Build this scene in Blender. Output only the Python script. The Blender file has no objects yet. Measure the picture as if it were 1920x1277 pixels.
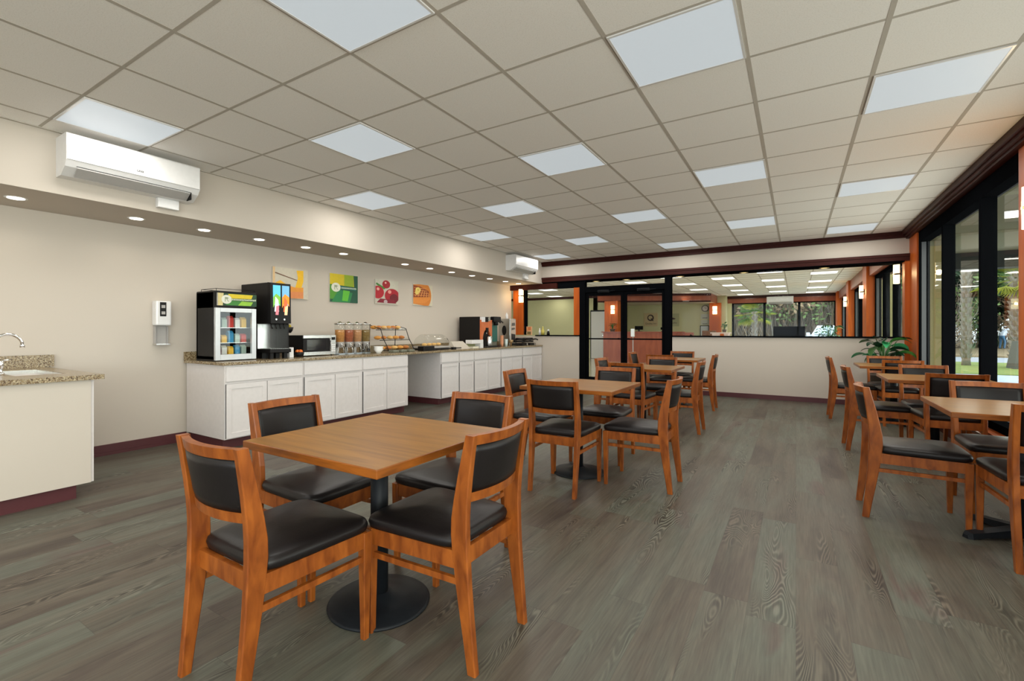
import bpy, bmesh, math, random
from mathutils import Vector, Matrix
R=math.radians; PI=math.pi
C=bpy.context.scene.collection
scn=bpy.context.scene
# ------------------------------------------------------------------ camera
cam=bpy.data.cameras.new('camera'); cob=bpy.data.objects.new('camera',cam); C.objects.link(cob)
cam.sensor_width=36; cam.lens=887.5/1920*36
cam.shift_x=(960-926)/1920; cam.shift_y=(620.5-638.5)/1920
cob.location=(0,0,1.19); cob.rotation_euler=(R(90),0,.568); cam.clip_start=.05; cam.clip_end=300
scn.camera=cob
# ------------------------------------------------------------------ world, exposure
w=bpy.data.worlds.new('sky'); scn.world=w; w.use_nodes=True
nt=w.node_tree; bg=nt.nodes['Background']
bg.inputs[0].default_value=(.80,.90,1.0,1); bg.inputs[1].default_value=3.6
scn.view_settings.view_transform='Standard'; scn.view_settings.look='None'
scn.view_settings.exposure=0.20; scn.view_settings.gamma=1; scn.view_settings.use_curve_mapping=False
PANEL_W=8.5     # watts of each ceiling panel
LOBBY_W=5.0
DOWN_W=5.0
FILL_W=130.0   # base watts of the fill lamps added outside the right window bays
H=2.712          # ceiling height
# ------------------------------------------------------------------ materials
def srgb(r,g,b):
    f=lambda c:(c/255/12.92) if c/255<=.04045 else ((c/255+.055)/1.055)**2.4
    return (f(r),f(g),f(b),1)
MATS={}
def mat(name,col,rough=.5,metal=0,spec=.5,em=None,es=0,noise=None,coat=0,bump=None,trans=0):
    if name in MATS: return MATS[name]
    m=bpy.data.materials.new(name); m.use_nodes=True; n=m.node_tree; b=n.nodes['Principled BSDF']
    b.inputs['Base Color'].default_value=col; b.inputs['Roughness'].default_value=rough
    b.inputs['Metallic'].default_value=metal; b.inputs['Specular IOR Level'].default_value=spec
    if coat: b.inputs['Coat Weight'].default_value=coat; b.inputs['Coat Roughness'].default_value=.15
    if trans: b.inputs['Transmission Weight'].default_value=trans
    if em: b.inputs['Emission Color'].default_value=em; b.inputs['Emission Strength'].default_value=es
    tc=n.nodes.new('ShaderNodeTexCoord')
    sc,amt=(noise if noise else (25,.06))
    no=n.nodes.new('ShaderNodeTexNoise'); no.inputs['Scale'].default_value=sc; no.inputs['Detail'].default_value=4
    n.links.new(tc.outputs['Object'],no.inputs['Vector'])
    mr=n.nodes.new('ShaderNodeMapRange'); mr.inputs['To Min'].default_value=1-amt; mr.inputs['To Max'].default_value=1+amt
    n.links.new(no.outputs['Fac'],mr.inputs['Value'])
    mx=n.nodes.new('ShaderNodeVectorMath'); mx.operation='SCALE'; mx.inputs[0].default_value=col[:3]
    n.links.new(mr.outputs[0],mx.inputs['Scale']); n.links.new(mx.outputs[0],b.inputs['Base Color'])
    if bump:
        n2=n.nodes.new('ShaderNodeTexNoise'); n2.inputs['Scale'].default_value=bump[0]; n2.inputs['Detail'].default_value=5
        n.links.new(tc.outputs['Object'],n2.inputs['Vector'])
        bp=n.nodes.new('ShaderNodeBump'); bp.inputs['Strength'].default_value=bump[1]; bp.inputs['Distance'].default_value=.005
        n.links.new(n2.outputs['Fac'],bp.inputs['Height']); n.links.new(bp.outputs[0],b.inputs['Normal'])
    MATS[name]=m; return m
def wood(name,c1,c2,rough=.35,axis='Z',scale=(30,30,2.5),coat=.2):
    if name in MATS: return MATS[name]
    m=mat(name,c1,rough,coat=coat,spec=.28); n=m.node_tree; b=n.nodes['Principled BSDF']
    tc=n.nodes.new('ShaderNodeTexCoord'); mp=n.nodes.new('ShaderNodeMapping'); mp.inputs['Scale'].default_value=scale
    n.links.new(tc.outputs['Object'],mp.inputs['Vector'])
    no=n.nodes.new('ShaderNodeTexNoise'); no.inputs['Scale'].default_value=1; no.inputs['Detail'].default_value=6; no.inputs['Distortion'].default_value=.6
    n.links.new(mp.outputs[0],no.inputs['Vector'])
    cr=n.nodes.new('ShaderNodeValToRGB'); cr.color_ramp.elements[0].position=.3; cr.color_ramp.elements[1].position=.7
    cr.color_ramp.elements[0].color=c2; cr.color_ramp.elements[1].color=c1
    n.links.new(no.outputs['Fac'],cr.inputs[0]); n.links.new(cr.outputs[0],b.inputs['Base Color'])
    return m
def glassmat(name,tint=(1,1,1,1),refl=1.0):
    m=bpy.data.materials.new(name); m.use_nodes=True; n=m.node_tree
    for x in list(n.nodes):
        if x.type!='OUTPUT_MATERIAL': n.nodes.remove(x)
    out=n.nodes['Material Output']; t=n.nodes.new('ShaderNodeBsdfTransparent'); t.inputs[0].default_value=tint
    g=n.nodes.new('ShaderNodeBsdfGlossy'); g.inputs['Roughness'].default_value=.01
    fr=n.nodes.new('ShaderNodeFresnel'); fr.inputs[0].default_value=1.45
    mu=n.nodes.new('ShaderNodeMath'); mu.operation='MULTIPLY'; mu.inputs[1].default_value=refl
    ge=n.nodes.new('ShaderNodeNewGeometry'); sb=n.nodes.new('ShaderNodeMath'); sb.operation='SUBTRACT'; sb.inputs[0].default_value=1
    n.links.new(ge.outputs['Backfacing'],sb.inputs[1]); m2=n.nodes.new('ShaderNodeMath'); m2.operation='MULTIPLY'
    n.links.new(fr.outputs[0],m2.inputs[0]); n.links.new(sb.outputs[0],m2.inputs[1]); n.links.new(m2.outputs[0],mu.inputs[0])
    mx=n.nodes.new('ShaderNodeMixShader'); n.links.new(mu.outputs[0],mx.inputs[0]); n.links.new(t.outputs[0],mx.inputs[1]); n.links.new(g.outputs[0],mx.inputs[2])
    n.links.new(mx.outputs[0],out.inputs[0]); MATS[name]=m; return m
def N(n,t,**k):
    x=n.nodes.new(t)
    for a,v in k.items(): setattr(x,a,v)
    return x
def floor_material():
    m=mat('vinyl_plank',srgb(110,105,92),.42); n=m.node_tree; b=n.nodes['Principled BSDF']; L=n.links.new
    b.inputs['Specular IOR Level'].default_value=.35
    tc=N(n,'ShaderNodeTexCoord'); sp=N(n,'ShaderNodeSeparateXYZ'); L(tc.outputs['Object'],sp.inputs[0])
    def M(op,a,bb=None):
        x=N(n,'ShaderNodeMath',operation=op)
        for i,v in enumerate((a,bb)):
            if v is None: continue
            if isinstance(v,(int,float)): x.inputs[i].default_value=v
            else: L(v,x.inputs[i])
        return x.outputs[0]
    W,LN=.178,1.22
    xr=M('DIVIDE',sp.outputs[0],W); row=M('FLOOR',xr)
    w1=N(n,'ShaderNodeTexWhiteNoise',noise_dimensions='1D'); L(row,w1.inputs['W'])
    yr=M('ADD',M('DIVIDE',sp.outputs[1],LN),w1.outputs['Value']); col=M('FLOOR',yr)
    cb=N(n,'ShaderNodeCombineXYZ'); L(row,cb.inputs[0]); L(col,cb.inputs[1])
    w2=N(n,'ShaderNodeTexWhiteNoise',noise_dimensions='3D'); L(cb.outputs[0],w2.inputs['Vector'])
    idv=w2.outputs['Value']
    # seams
    fx=M('FRACT',xr); fy=M('FRACT',yr)
    seam=M('MAXIMUM',M('GREATER_THAN',M('ABSOLUTE',M('SUBTRACT',fx,.5)),.492),M('GREATER_THAN',M('ABSOLUTE',M('SUBTRACT',fy,.5)),.4985))
    def coords(sx,sy,off):
        c=N(n,'ShaderNodeCombineXYZ'); L(M('MULTIPLY',sp.outputs[0],sx),c.inputs[0]); L(M('MULTIPLY',sp.outputs[1],sy),c.inputs[1]); L(M('MULTIPLY',idv,off),c.inputs[2]); return c.outputs[0]
    def noise(v,det=3,dist=0):
        x=N(n,'ShaderNodeTexNoise'); x.inputs['Scale'].default_value=1; x.inputs['Detail'].default_value=det; x.inputs['Distortion'].default_value=dist; L(v,x.inputs['Vector']); return x.outputs['Fac']
    fine=noise(coords(130,6,60),5); blot=noise(coords(5,1.1,30),5,.6)
    shape=noise(coords(7.5,1.15,90),1.5,.25)
    rings=M('POWER',M('ABSOLUTE',M('SINE',M('MULTIPLY',shape,118))),4.0)   # cathedral grain contours
    mask=N(n,'ShaderNodeMapRange'); mask.inputs['From Min'].default_value=.53; mask.inputs['From Max'].default_value=.68; L(noise(coords(6.5,.8,13),2),mask.inputs['Value'])
    cathed=M('MULTIPLY',rings,mask.outputs[0])
    cr=N(n,'ShaderNodeValToRGB'); e=cr.color_ramp.elements
    e[0].position=0; e[0].position=.12; e[0].color=srgb(54,42,40); e[1].position=.95; e[1].color=srgb(112,104,90)
    a=e.new(.38); a.color=srgb(84,76,66); a=e.new(.7); a.color=srgb(88,90,80); a=e.new(.85); a.color=srgb(84,68,62)
    L(M('ADD',M('MULTIPLY',idv,.42),M('MULTIPLY',M('ADD',M('MULTIPLY',M('SUBTRACT',blot,.5),1.5),.5),.6)),cr.inputs[0])
    # grain: pale limed lines over darker cores
    dk=M('ADD',M('MULTIPLY',mask.outputs[0],-.55),M('MULTIPLY',M('SUBTRACT',noise(coords(16,.55,44),4,.3),.5),.9))
    g=M('ADD',M('ADD',1.0,dk),M('ADD',M('MULTIPLY',cathed,1.25),M('MULTIPLY',M('SUBTRACT',fine,.5),.95)))
    g2=M('MULTIPLY',g,M('SUBTRACT',1.0,M('MULTIPLY',seam,.22)))
    sc=N(n,'ShaderNodeVectorMath',operation='SCALE'); L(cr.outputs[0],sc.inputs[0]); L(g2,sc.inputs['Scale']); L(sc.outputs[0],b.inputs['Base Color'])
    bp=N(n,'ShaderNodeBump'); bp.inputs['Strength'].default_value=.25; bp.inputs['Distance'].default_value=.002; L(g2,bp.inputs['Height']); L(bp.outputs[0],b.inputs['Normal'])
    return m
def granite():
    m=mat('granite',srgb(150,135,110),.22); n=m.node_tree; b=n.nodes['Principled BSDF']
    tc=N(n,'ShaderNodeTexCoord'); v=N(n,'ShaderNodeTexNoise'); v.inputs['Scale'].default_value=95; v.inputs['Detail'].default_value=3; v.inputs['Roughness'].default_value=.7
    n.links.new(tc.outputs['Object'],v.inputs['Vector'])
    cr=N(n,'ShaderNodeValToRGB'); e=cr.color_ramp.elements; cr.color_ramp.interpolation='CONSTANT'
    e[0].position=0; e[0].color=srgb(50,38,30); e[1].position=.58; e[1].color=srgb(190,170,130)
    for p,c in ((.4,(104,80,56)),(.46,(160,138,98)),(.53,(128,124,116)),(.66,(214,202,172))): x=e.new(p); x.color=srgb(*c)
    n.links.new(v.outputs['Fac'],cr.inputs[0]); n.links.new(cr.outputs[0],b.inputs['Base Color']); return m
def tile_material():
    m=mat('ceiling_tile',(.93,.905,.86,1),.9,spec=.1); n=m.node_tree; b=n.nodes['Principled BSDF']
    tc=N(n,'ShaderNodeTexCoord'); v=N(n,'ShaderNodeTexNoise'); v.inputs['Scale'].default_value=160; v.inputs['Detail'].default_value=3
    n.links.new(tc.outputs['Object'],v.inputs['Vector']); cr=N(n,'ShaderNodeValToRGB'); e=cr.color_ramp.elements
    e[0].position=.32; e[0].color=(.85,.825,.775,1); e[1].position=.5; e[1].color=(.93,.905,.86,1)
    n.links.new(v.outputs['Fac'],cr.inputs[0]); n.links.new(cr.outputs[0],b.inputs['Base Color']); return m

M_FLOOR=floor_material(); M_GRAN=granite(); M_TILE=tile_material()
M_WALL=mat('painted_wall',(.585,.525,.455,1),.75,spec=.2,noise=(1.2,.025))
M_WHITE=mat('cabinet_white',(.74,.70,.685,1),.42)
M_TBAR=mat('ceiling_bar',(.52,.48,.42,1),.9,spec=.0)
M_DKTRIM=mat('dark_cherry_trim',srgb(60,24,19),.45,noise=(12,.2),spec=.15)
M_BASE=mat('maroon_base',srgb(84,42,46),.4)
M_BLACKF=mat('black_frame',(.004,.0045,.0055,1),.6,spec=0.0)
M_GREYF=mat('grey_frame',(.06,.065,.07,1),.4)
M_CHAIRW=wood('chair_wood',srgb(160,88,32),srgb(112,54,18),.36,scale=(25,25,7),coat=.12)
M_TABLE=wood('table_wood',srgb(148,101,36),srgb(118,78,26),.34,scale=(3,40,10),coat=.06)
M_TEDGE=wood('table_edge',srgb(148,84,28),srgb(104,56,18),.35,scale=(6,6,40),coat=.1)
M_VINYL=mat('black_vinyl',(.010,.008,.008,1),.38,spec=.28,bump=(90,.06))
M_POST=wood('orange_wood',srgb(198,98,28),srgb(166,74,18),.45,scale=(12,12,1.2),coat=.03)
M_RED=wood('terracotta_laminate',srgb(160,84,54),srgb(136,66,42),.45,scale=(8,8,2))
M_GREEN=mat('green_wall',srgb(198,192,150),.8,spec=.2)
M_GLASS=glassmat('clear_glass',(.96,.98,.97,1),.22)
M_GLASSW=glassmat('window_glass',(.93,.96,.93,1),.75)
M_GLASSF=glassmat('far_window_glass',(.95,.97,.96,1),.12)
M_BLACK=mat('black_plastic',(.008,.007,.007,1),.42,spec=.25)
M_BLACKM=mat('black_metal',(.009,.011,.014,1),.5,spec=.2,noise=(60,.25))
M_STEEL=mat('stainless',(.62,.62,.6,1),.25,metal=1)
M_CHROME=mat('chrome',(.8,.8,.8,1),.08,metal=1)
M_PLASTW=mat('white_plastic',(.80,.79,.78,1),.3,coat=.3)
M_PLASTG=mat('grey_plastic',(.42,.40,.38,1),.4)
M_CERAM=mat('white_ceramic',(.82,.81,.78,1),.2)
M_ACRYL=glassmat('clear_acrylic',(.95,.96,.95,1),1.3)
M_LEAF=mat('leaf_green',srgb(52,104,42),.4,noise=(9,.35))
M_LEAF2=mat('leaf_dark',srgb(30,70,44),.35,noise=(9,.35))
M_LEAF3=mat('leaf_bright',srgb(70,170,110),.35,noise=(12,.25))
M_BARK=mat('bark',srgb(150,140,128),.9,noise=(14,.4))
M_BARKD=mat('bark_dark',srgb(136,120,102),.9,noise=(14,.4))
M_PANEL=mat('light_diffuser',(.30,.32,.34,1),.45,em=(.86,.95,1,1),es=.40,noise=(40,.02))
M_PANEL2=mat('lobby_diffuser',(.7,.7,.7,1),.5,em=(1,.98,.94,1),es=1.4)
M_LAMP=mat('downlight_lens',(.9,.9,.85,1),.5,em=(1,.93,.80,1),es=4.5)
M_SCON=mat('sconce_glass',(.9,.8,.6,1),.4,em=(1,.80,.45,1),es=2.2)
M_DEEP=mat('matt_black',(.003,.003,.003,1),.7,spec=0.0)
def flat(name,rgb,rough=.6,**k): return mat(name,srgb(*rgb),rough,**k)
# ------------------------------------------------------------------ mesh builder
class MB:
    def __init__(s): s.v=[]; s.f=[]; s.m=[]; s.sm=[]; s.mats=[]
    def mi(s,m):
        if m not in s.mats: s.mats.append(m)
        return s.mats.index(m)
    def add(s,vs,fs,m,smooth=False,M=None):
        o=len(s.v); i=s.mi(m)
        for v in vs: s.v.append(tuple(M@Vector(v)) if M else tuple(v))
        for f in fs: s.f.append([a+o for a in f]); s.m.append(i); s.sm.append(smooth)
        return s
    def box(s,a,b,m,M=None,bev=0):
        x0,y0,z0=[min(a[i],b[i]) for i in range(3)]; x1,y1,z1=[max(a[i],b[i]) for i in range(3)]
        if bev>0:
            bm=bmesh.new(); bmesh.ops.create_cube(bm,size=1)
            bmesh.ops.scale(bm,vec=(x1-x0,y1-y0,z1-z0),verts=bm.verts); bmesh.ops.translate(bm,vec=((x0+x1)/2,(y0+y1)/2,(z0+z1)/2),verts=bm.verts)
            bmesh.ops.bevel(bm,geom=bm.edges[:],offset=min(bev,.45*min(x1-x0,y1-y0,z1-z0)),segments=2,affect='EDGES',profile=.5)
            bm.verts.index_update()
            s.add([v.co.copy() for v in bm.verts],[[v.index for v in f.verts] for f in bm.faces],m,False,M); bm.free(); return s
        vs=[(x0,y0,z0),(x1,y0,z0),(x1,y1,z0),(x0,y1,z0),(x0,y0,z1),(x1,y0,z1),(x1,y1,z1),(x0,y1,z1)]
        return s.add(vs,[(3,2,1,0),(4,5,6,7),(0,1,5,4),(1,2,6,5),(2,3,7,6),(3,0,4,7)],m,False,M)
    def cyl(s,c,r,h,m,n=24,r2=None,smooth=True,M=None,axis='Z'):
        r2=r if r2 is None else r2
        vs=[];
        for k,(rr,z) in enumerate(((r,0),(r2,h))):
            for i in range(n):
                a=2*PI*i/n; p=(rr*math.cos(a),rr*math.sin(a),z)
                if axis=='X': p=(p[2],p[0],p[1])
                if axis=='Y': p=(p[1],p[2],p[0])
                vs.append((p[0]+c[0],p[1]+c[1],p[2]+c[2]))
        s.add(vs,[(i,(i+1)%n,n+(i+1)%n,n+i) for i in range(n)],m,smooth,M)
        o=len(s.v)-2*n; i_=s.mi(m)
        s.f.append([o+i for i in range(n)][::-1]); s.m.append(i_); s.sm.append(False)
        s.f.append([o+n+i for i in range(n)]); s.m.append(i_); s.sm.append(False); return s
    def lathe(s,c,prof,m,n=28,M=None,smooth=True):
        vs=[];fs=[]
        for (r,z) in prof:
            for i in range(n):
                a=2*PI*i/n; vs.append((c[0]+r*math.cos(a),c[1]+r*math.sin(a),c[2]+z))
        for k in range(len(prof)-1):
            for i in range(n): fs.append((k*n+i,k*n+(i+1)%n,(k+1)*n+(i+1)%n,(k+1)*n+i))
        fs.append(list(range(n))[::-1]); fs.append([(len(prof)-1)*n+i for i in range(n)])
        return s.add(vs,fs,m,smooth,M)
    def tube(s,pts,r,m,n=8,M=None,r2=None):
        pts=[Vector(p) for p in pts]; vs=[];fs=[]; k=len(pts)
        up=None
        for i,p in enumerate(pts):
            t=(pts[min(i+1,k-1)]-pts[max(i-1,0)]).normalized()
            if up is None:
                up=Vector((0,0,1)) if abs(t.z)<.9 else Vector((1,0,0))
            a=t.cross(up).normalized(); b=t.cross(a).normalized(); up=-b if False else up
            rr=r if r2 is None else r+(r2-r)*i/(k-1)
            for j in range(n):
                an=2*PI*j/n; vs.append(p+(a*math.cos(an)+b*math.sin(an))*rr)
        for i in range(k-1):
            for j in range(n): fs.append((i*n+j,i*n+(j+1)%n,(i+1)*n+(j+1)%n,(i+1)*n+j))
        fs.append(list(range(n))); fs.append([(k-1)*n+j for j in range(n)][::-1])
        return s.add(vs,fs,m,True,M)
    def loft(s,rings,m,smooth=False,M=None,closed=True):
        n=len(rings[0]); vs=[v for r in rings for v in r]; fs=[]
        for k in range(len(rings)-1):
            for i in range(n): fs.append((k*n+i,k*n+(i+1)%n,(k+1)*n+(i+1)%n,(k+1)*n+i))
        fs.append(list(range(n))[::-1]); fs.append([(len(rings)-1)*n+i for i in range(n)])
        return s.add(vs,fs,m,smooth,M)
    def poly(s,pts,m,M=None): return s.add(pts,[list(range(len(pts)))],m,False,M)
    def sphere(s,c,r,m,n=14,sc=(1,1,1),M=None):
        vs=[];fs=[]; q=n//2
        for i in range(1,q):
            t=PI*i/q
            for j in range(n):
                a=2*PI*j/n; vs.append((c[0]+r*sc[0]*math.sin(t)*math.cos(a),c[1]+r*sc[1]*math.sin(t)*math.sin(a),c[2]+r*sc[2]*math.cos(t)))
        vs+= [(c[0],c[1],c[2]+r*sc[2]),(c[0],c[1],c[2]-r*sc[2])]
        for i in range(q-2):
            for j in range(n): fs.append((i*n+j,(i+1)*n+j,(i+1)*n+(j+1)%n,i*n+(j+1)%n))
        T=len(vs)-2
        for j in range(n): fs.append((T,j,(j+1)%n)); fs.append((T+1,(q-2)*n+(j+1)%n,(q-2)*n+j))
        return s.add(vs,fs,m,True,M)
    def build(s,name,parent=None,label=None,cat=None,group=None,kind=None,loc=None,fix=True):
        me=bpy.data.meshes.new(name); me.from_pydata(s.v,[],s.f)
        for m in s.mats: me.materials.append(m)
        me.polygons.foreach_set('material_index',s.m); me.polygons.foreach_set('use_smooth',s.sm); me.update()
        if fix:
            bm=bmesh.new(); bm.from_mesh(me); bmesh.ops.recalc_face_normals(bm,faces=bm.faces[:]); bm.to_mesh(me); bm.free()
        o=bpy.data.objects.new(name,me); C.objects.link(o)
        if parent: o.parent=parent
        if loc: o.location=loc
        tag(o,label,cat,group,kind); return o
def tag(o,label=None,cat=None,group=None,kind=None):
    if label: o['label']=label
    if cat: o['category']=cat
    if group: o['group']=group
    if kind: o['kind']=kind
    return o
def empty(name,loc,rz=0,label=None,cat=None,group=None):
    o=bpy.data.objects.new(name,None); C.objects.link(o); o.location=loc; o.rotation_euler=(0,0,rz); o.empty_display_size=.1
    return tag(o,label,cat,group)
KIDS={}
def dup(root,loc,rz,label,group=None):
    def cp(o,par):
        c=o.copy(); C.objects.link(c)
        if par: c.parent=par
        for ch in [x for x in bpy.data.objects if x.parent==o]: todo.append((ch,c))
        return c
    todo=[]; r=cp(root,None); r.location=loc; r.rotation_euler=(0,0,rz); r['label']=label
    if group: r['group']=group
    while todo:
        a,b=todo.pop(); cp(a,b)
    return r
def struct(name,mb,**k): return mb.build(name,kind='structure',**k)
def text(body,size,m,loc,rot,parent=None,name='lettering',ext=.001,align='CENTER'):
    cu=bpy.data.curves.new(name,'FONT'); cu.body=body; cu.size=size; cu.extrude=ext; cu.align_x=align; cu.align_y='CENTER'
    o=bpy.data.objects.new(name,cu); C.objects.link(o); o.location=loc; o.rotation_euler=rot; cu.materials.append(m)
    bpy.context.view_layer.update(); me=bpy.data.meshes.new_from_object(o.evaluated_get(bpy.context.evaluated_depsgraph_get())); bpy.data.objects.remove(o)
    o=bpy.data.objects.new(name,me); C.objects.link(o); o.location=loc; o.rotation_euler=rot
    if parent: o.parent=parent
    return o
def area(name,loc,size,watt,col,rot=(0,0,0),spread=None,parent=None):
    l=bpy.data.lights.new(name,'AREA'); l.shape='SQUARE'; l.size=size; l.energy=watt; l.color=col
    if spread: l.spread=R(spread)
    o=bpy.data.objects.new(name,l); C.objects.link(o); o.location=loc; o.rotation_euler=rot
    if parent: o.parent=parent
    return o
# ================================================================== SETTING
XL,XR,YB,Y0=-5.58,1.48,9.5,-8.0
struct('floor',MB().box((XL-.1,Y0,-.1),(XR+.25,YB+.07,0),M_FLOOR))
M_LTILE=mat('lobby_tile',srgb(176,166,140),.12,noise=(3,.08))
struct('floor',MB().box((-12.5,YB+.07,-.1),(XR+.25,24,0),M_LTILE))
struct('ceiling',MB().box((XL-.1,Y0,H),(XR+.3,24,H+.15),M_TILE).box((-12.5,YB+.1,H),(XL-.1,24,H+.15),M_TILE))
X0,YG,T=-4.493,2.370,.6096
# suspended ceiling bars (one continuous grid)
g=MB()
for k in range(0,11):
    x=X0+T*k
    if x<XR: g.box((x-.012,Y0,H-.0015),(x+.012,YB-.06,H),M_TBAR)
for j in range(-16,12):
    y=YG+T*j; g.box((-4.77,y-.010,H-.0012),(XR-.05,y+.010,H),M_TBAR)
g.box((-4.77,Y0,H-.006),(-4.745,YB,H),M_TBAR)
struct('trim_1',g)
g=MB()
for k in range(-12,11):
    x=X0+T*k-.02
    if x<XR: g.box((x-.01,9.9,H-.006),(x+.01,23.3,H),M_TBAR)
for j in range(12,35):
    y=YG+T*j; g.box((-12,y-.010,H-.004),(XR-.05,y+.010,H),M_TBAR)
struct('trim_2',g)
# left wall, soffit
struct('wall_left',MB().box((XL-.12,Y0,0),(XL,YB,H),M_WALL))
struct('wall_soffit',MB().box((XL,Y0,2.24),(-4.77,YB,H),M_WALL))
b=MB().box((XL,1.40,0),(XL+.018,2.53,.10),M_BASE).box((XL,Y0,0),(XL+.018,.4,.10),M_BASE).box((XL,1.40,0),(XL+.03,2.53,.03),M_BASE)
struct('baseboard_left',b)
# back partition: half walls with black caps, header
struct('wall_back',MB().box((XL,YB,0),(-3.9,YB+.14,1.075),M_WALL).box((-2.0,YB,0),(XR,YB+.14,1.075),M_WALL)
       .box((-4.77,YB,2.36),(XR,YB+.35,H),M_WALL).box((XL,YB,2.20),(-4.77,YB+.35,2.72),M_WALL))
struct('trim_3',MB().box((-4.95,YB-.02,1.075),(-3.9,YB+.17,1.10),M_BLACKF).box((-2.0,YB-.03,1.075),(XR,YB+.17,1.10),M_BLACKF))
struct('baseboard_back',MB().box((-4.75,YB-.018,0),(-3.9,YB,.08),M_BASE).box((-2.0,YB-.018,0),(XR-.05,YB,.08),M_BASE))
t=MB()
t.box((-4.77,YB-.05,H-.095),(XR,YB,H),M_DKTRIM).box((-4.77,YB-.07,H-.05),(XR,YB,H),M_DKTRIM)
t.box((-4.77,YB-.045,2.265),(XR,YB,2.37),M_DKTRIM).box((-4.77,YB-.06,2.33),(XR,YB,2.37),M_DKTRIM)
t.box((-4.77,YB-.03,2.25),(XR,YB+.36,2.265),M_BLACKF)
t.box((XL,YB-.06,2.12),(-4.4,YB+.02,2.235),M_DKTRIM).box((-4.77,YB,2.12),(-3.89,YB+.1,2.26),M_BLACKF)
struct('trim_4',t)
# partition glass and frames
def pane(mb,x0,x1,z0,z1,y,m=M_GLASS): mb.box((x0,y-.004,z0),(x1,y+.004,z1),m)
p=MB(); pane(p,-5.2,-4.03,1.1,2.13,YB+.06); p.box((-5.25,YB+.02,1.1),(-5.20,YB+.1,2.13),M_BLACKF); struct('window_1',p)
p=MB(); pane(p,-2.01,1.40,1.1,2.25,YB+.06); struct('window_2',p)
p=MB(); p.box((-3.89,YB-.01,0),(-3.77,YB+.11,2.25),M_BLACKF).box((-2.14,YB-.01,0),(-2.02,YB+.11,2.25),M_BLACKF)
p.box((-3.77,YB,2.0),(-2.14,YB+.1,2.12),M_BLACKF); pane(p,-3.77,-2.14,2.12,2.25,YB+.06); struct('trim_5',p)
def glass_door(n,x0,x1,hx):
    d=MB(); y0,y1=YB+.03,YB+.08
    d.box((x0,y0,.01),(x0+.058,y1,1.995),M_BLACKF).box((x1-.058,y0,.01),(x1,y1,1.995),M_BLACKF)
    d.box((x0+.058,y0,1.93),(x1-.058,y1,1.995),M_BLACKF).box((x0+.058,y0,.01),(x1-.058,y1,.22),M_BLACKF)
    o=struct('door_%d'%n,d)
    g=MB(); g.box((x0+.058,YB+.052,.22),(x1-.058,YB+.058,1.93),M_GLASS); g.build('pane',parent=o)
    h=MB(); h.box((x0+.05,YB-.02,1.012),(x1-.05,YB+.005,1.04),M_BLACKF).box((hx-.015,YB-.01,1.01),(hx+.015,YB+.03,1.045),M_BLACKF); h.build('push_bar',parent=o)
    c=MB(); c.box(((x0+x1)/2-.12,YB-.03,1.99),((x0+x1)/2+.12,YB+.03,2.04),M_BLACKM).tube([((x0+x1)/2-.1,YB-.03,2.01),((x0+x1)/2+.13,YB-.12,2.0),((x0+x1)/2+.25,YB+.02,2.02)],.008,M_BLACKM); c.build('door_closer',parent=o)
glass_door(1,-3.768,-2.955,-3.05); glass_door(2,-2.95,-2.142,-2.85)
def post(n,x0,x1,y0,y1,z1=H,z0=0): struct('trim_%d'%n,MB().box((x0,y0,z0),(x1,y1,z1),M_POST,bev=.004))
post(6,-5.53,-5.265,YB-.005,YB+.16,2.13,1.10)
post(7,-4.03,-3.895,YB+.005,YB+.12,2.25,1.10)
post(8,1.40,1.50,YB-.03,YB+.16,2.27)
# right window wall: columns, sills, glazing
cols=[(-8.0,-7.6),(-3.9,-3.3),(.35,.95),(4.70,5.30),(8.98,9.5)]
c=MB()
for a,b_ in cols: c.box((1.46,a,0),(1.60,b_,2.62),M_POST)
struct('wall_right',c)
t=MB().box((1.42,Y0,2.60),(1.80,YB,H),M_DKTRIM).box((1.36,Y0,2.655),(1.42,YB-.05,H),M_DKTRIM).box((1.39,Y0,2.625),(1.42,YB-.05,2.66),M_DKTRIM)
struct('trim_9',t)
t=MB()
for i in range(4):
    a,b_=cols[i][1],cols[i+1][0]
    t.box((1.40,a,.27),(1.60,b_,.31),M_POST).box((1.47,a,0),(1.60,b_,.27),M_POST).box((1.44,a,0),(1.47,b_,.09),M_DKTRIM)
struct('trim_10',t)
wn=[3]
def bay(a,b_,muls,X=1.48,zt=2.60,z0=.31,depth=.11):
    f=MB()
    f.box((X,a,zt-.15),(X+depth,b_,zt),M_BLACKF).box((X,a,z0),(X+depth,b_,z0+.07),M_BLACKF)
    for m_ in [a,b_-.07]+muls: f.box((X,m_,z0+.07),(X+depth,m_+.07,zt-.15),M_BLACKF)
    f.box((X+.02,b_-.075,z0+.07),(X+.07,b_-.07,zt-.15),M_GREYF)
    o=struct('window_%d'%wn[0],f); wn[0]+=1
    g=MB(); g.box((X+.078,a+.02,z0+.05),(X+.084,b_-.02,zt-.13),M_GLASSW); g.build('pane',parent=o)
bay(5.30,8.98,[6.27,7.65]); bay(.95,4.70,[2.2,3.5]); bay(-3.3,.35,[-2.1,-.9]); bay(-7.6,-3.9,[-6.4,-5.2])
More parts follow.
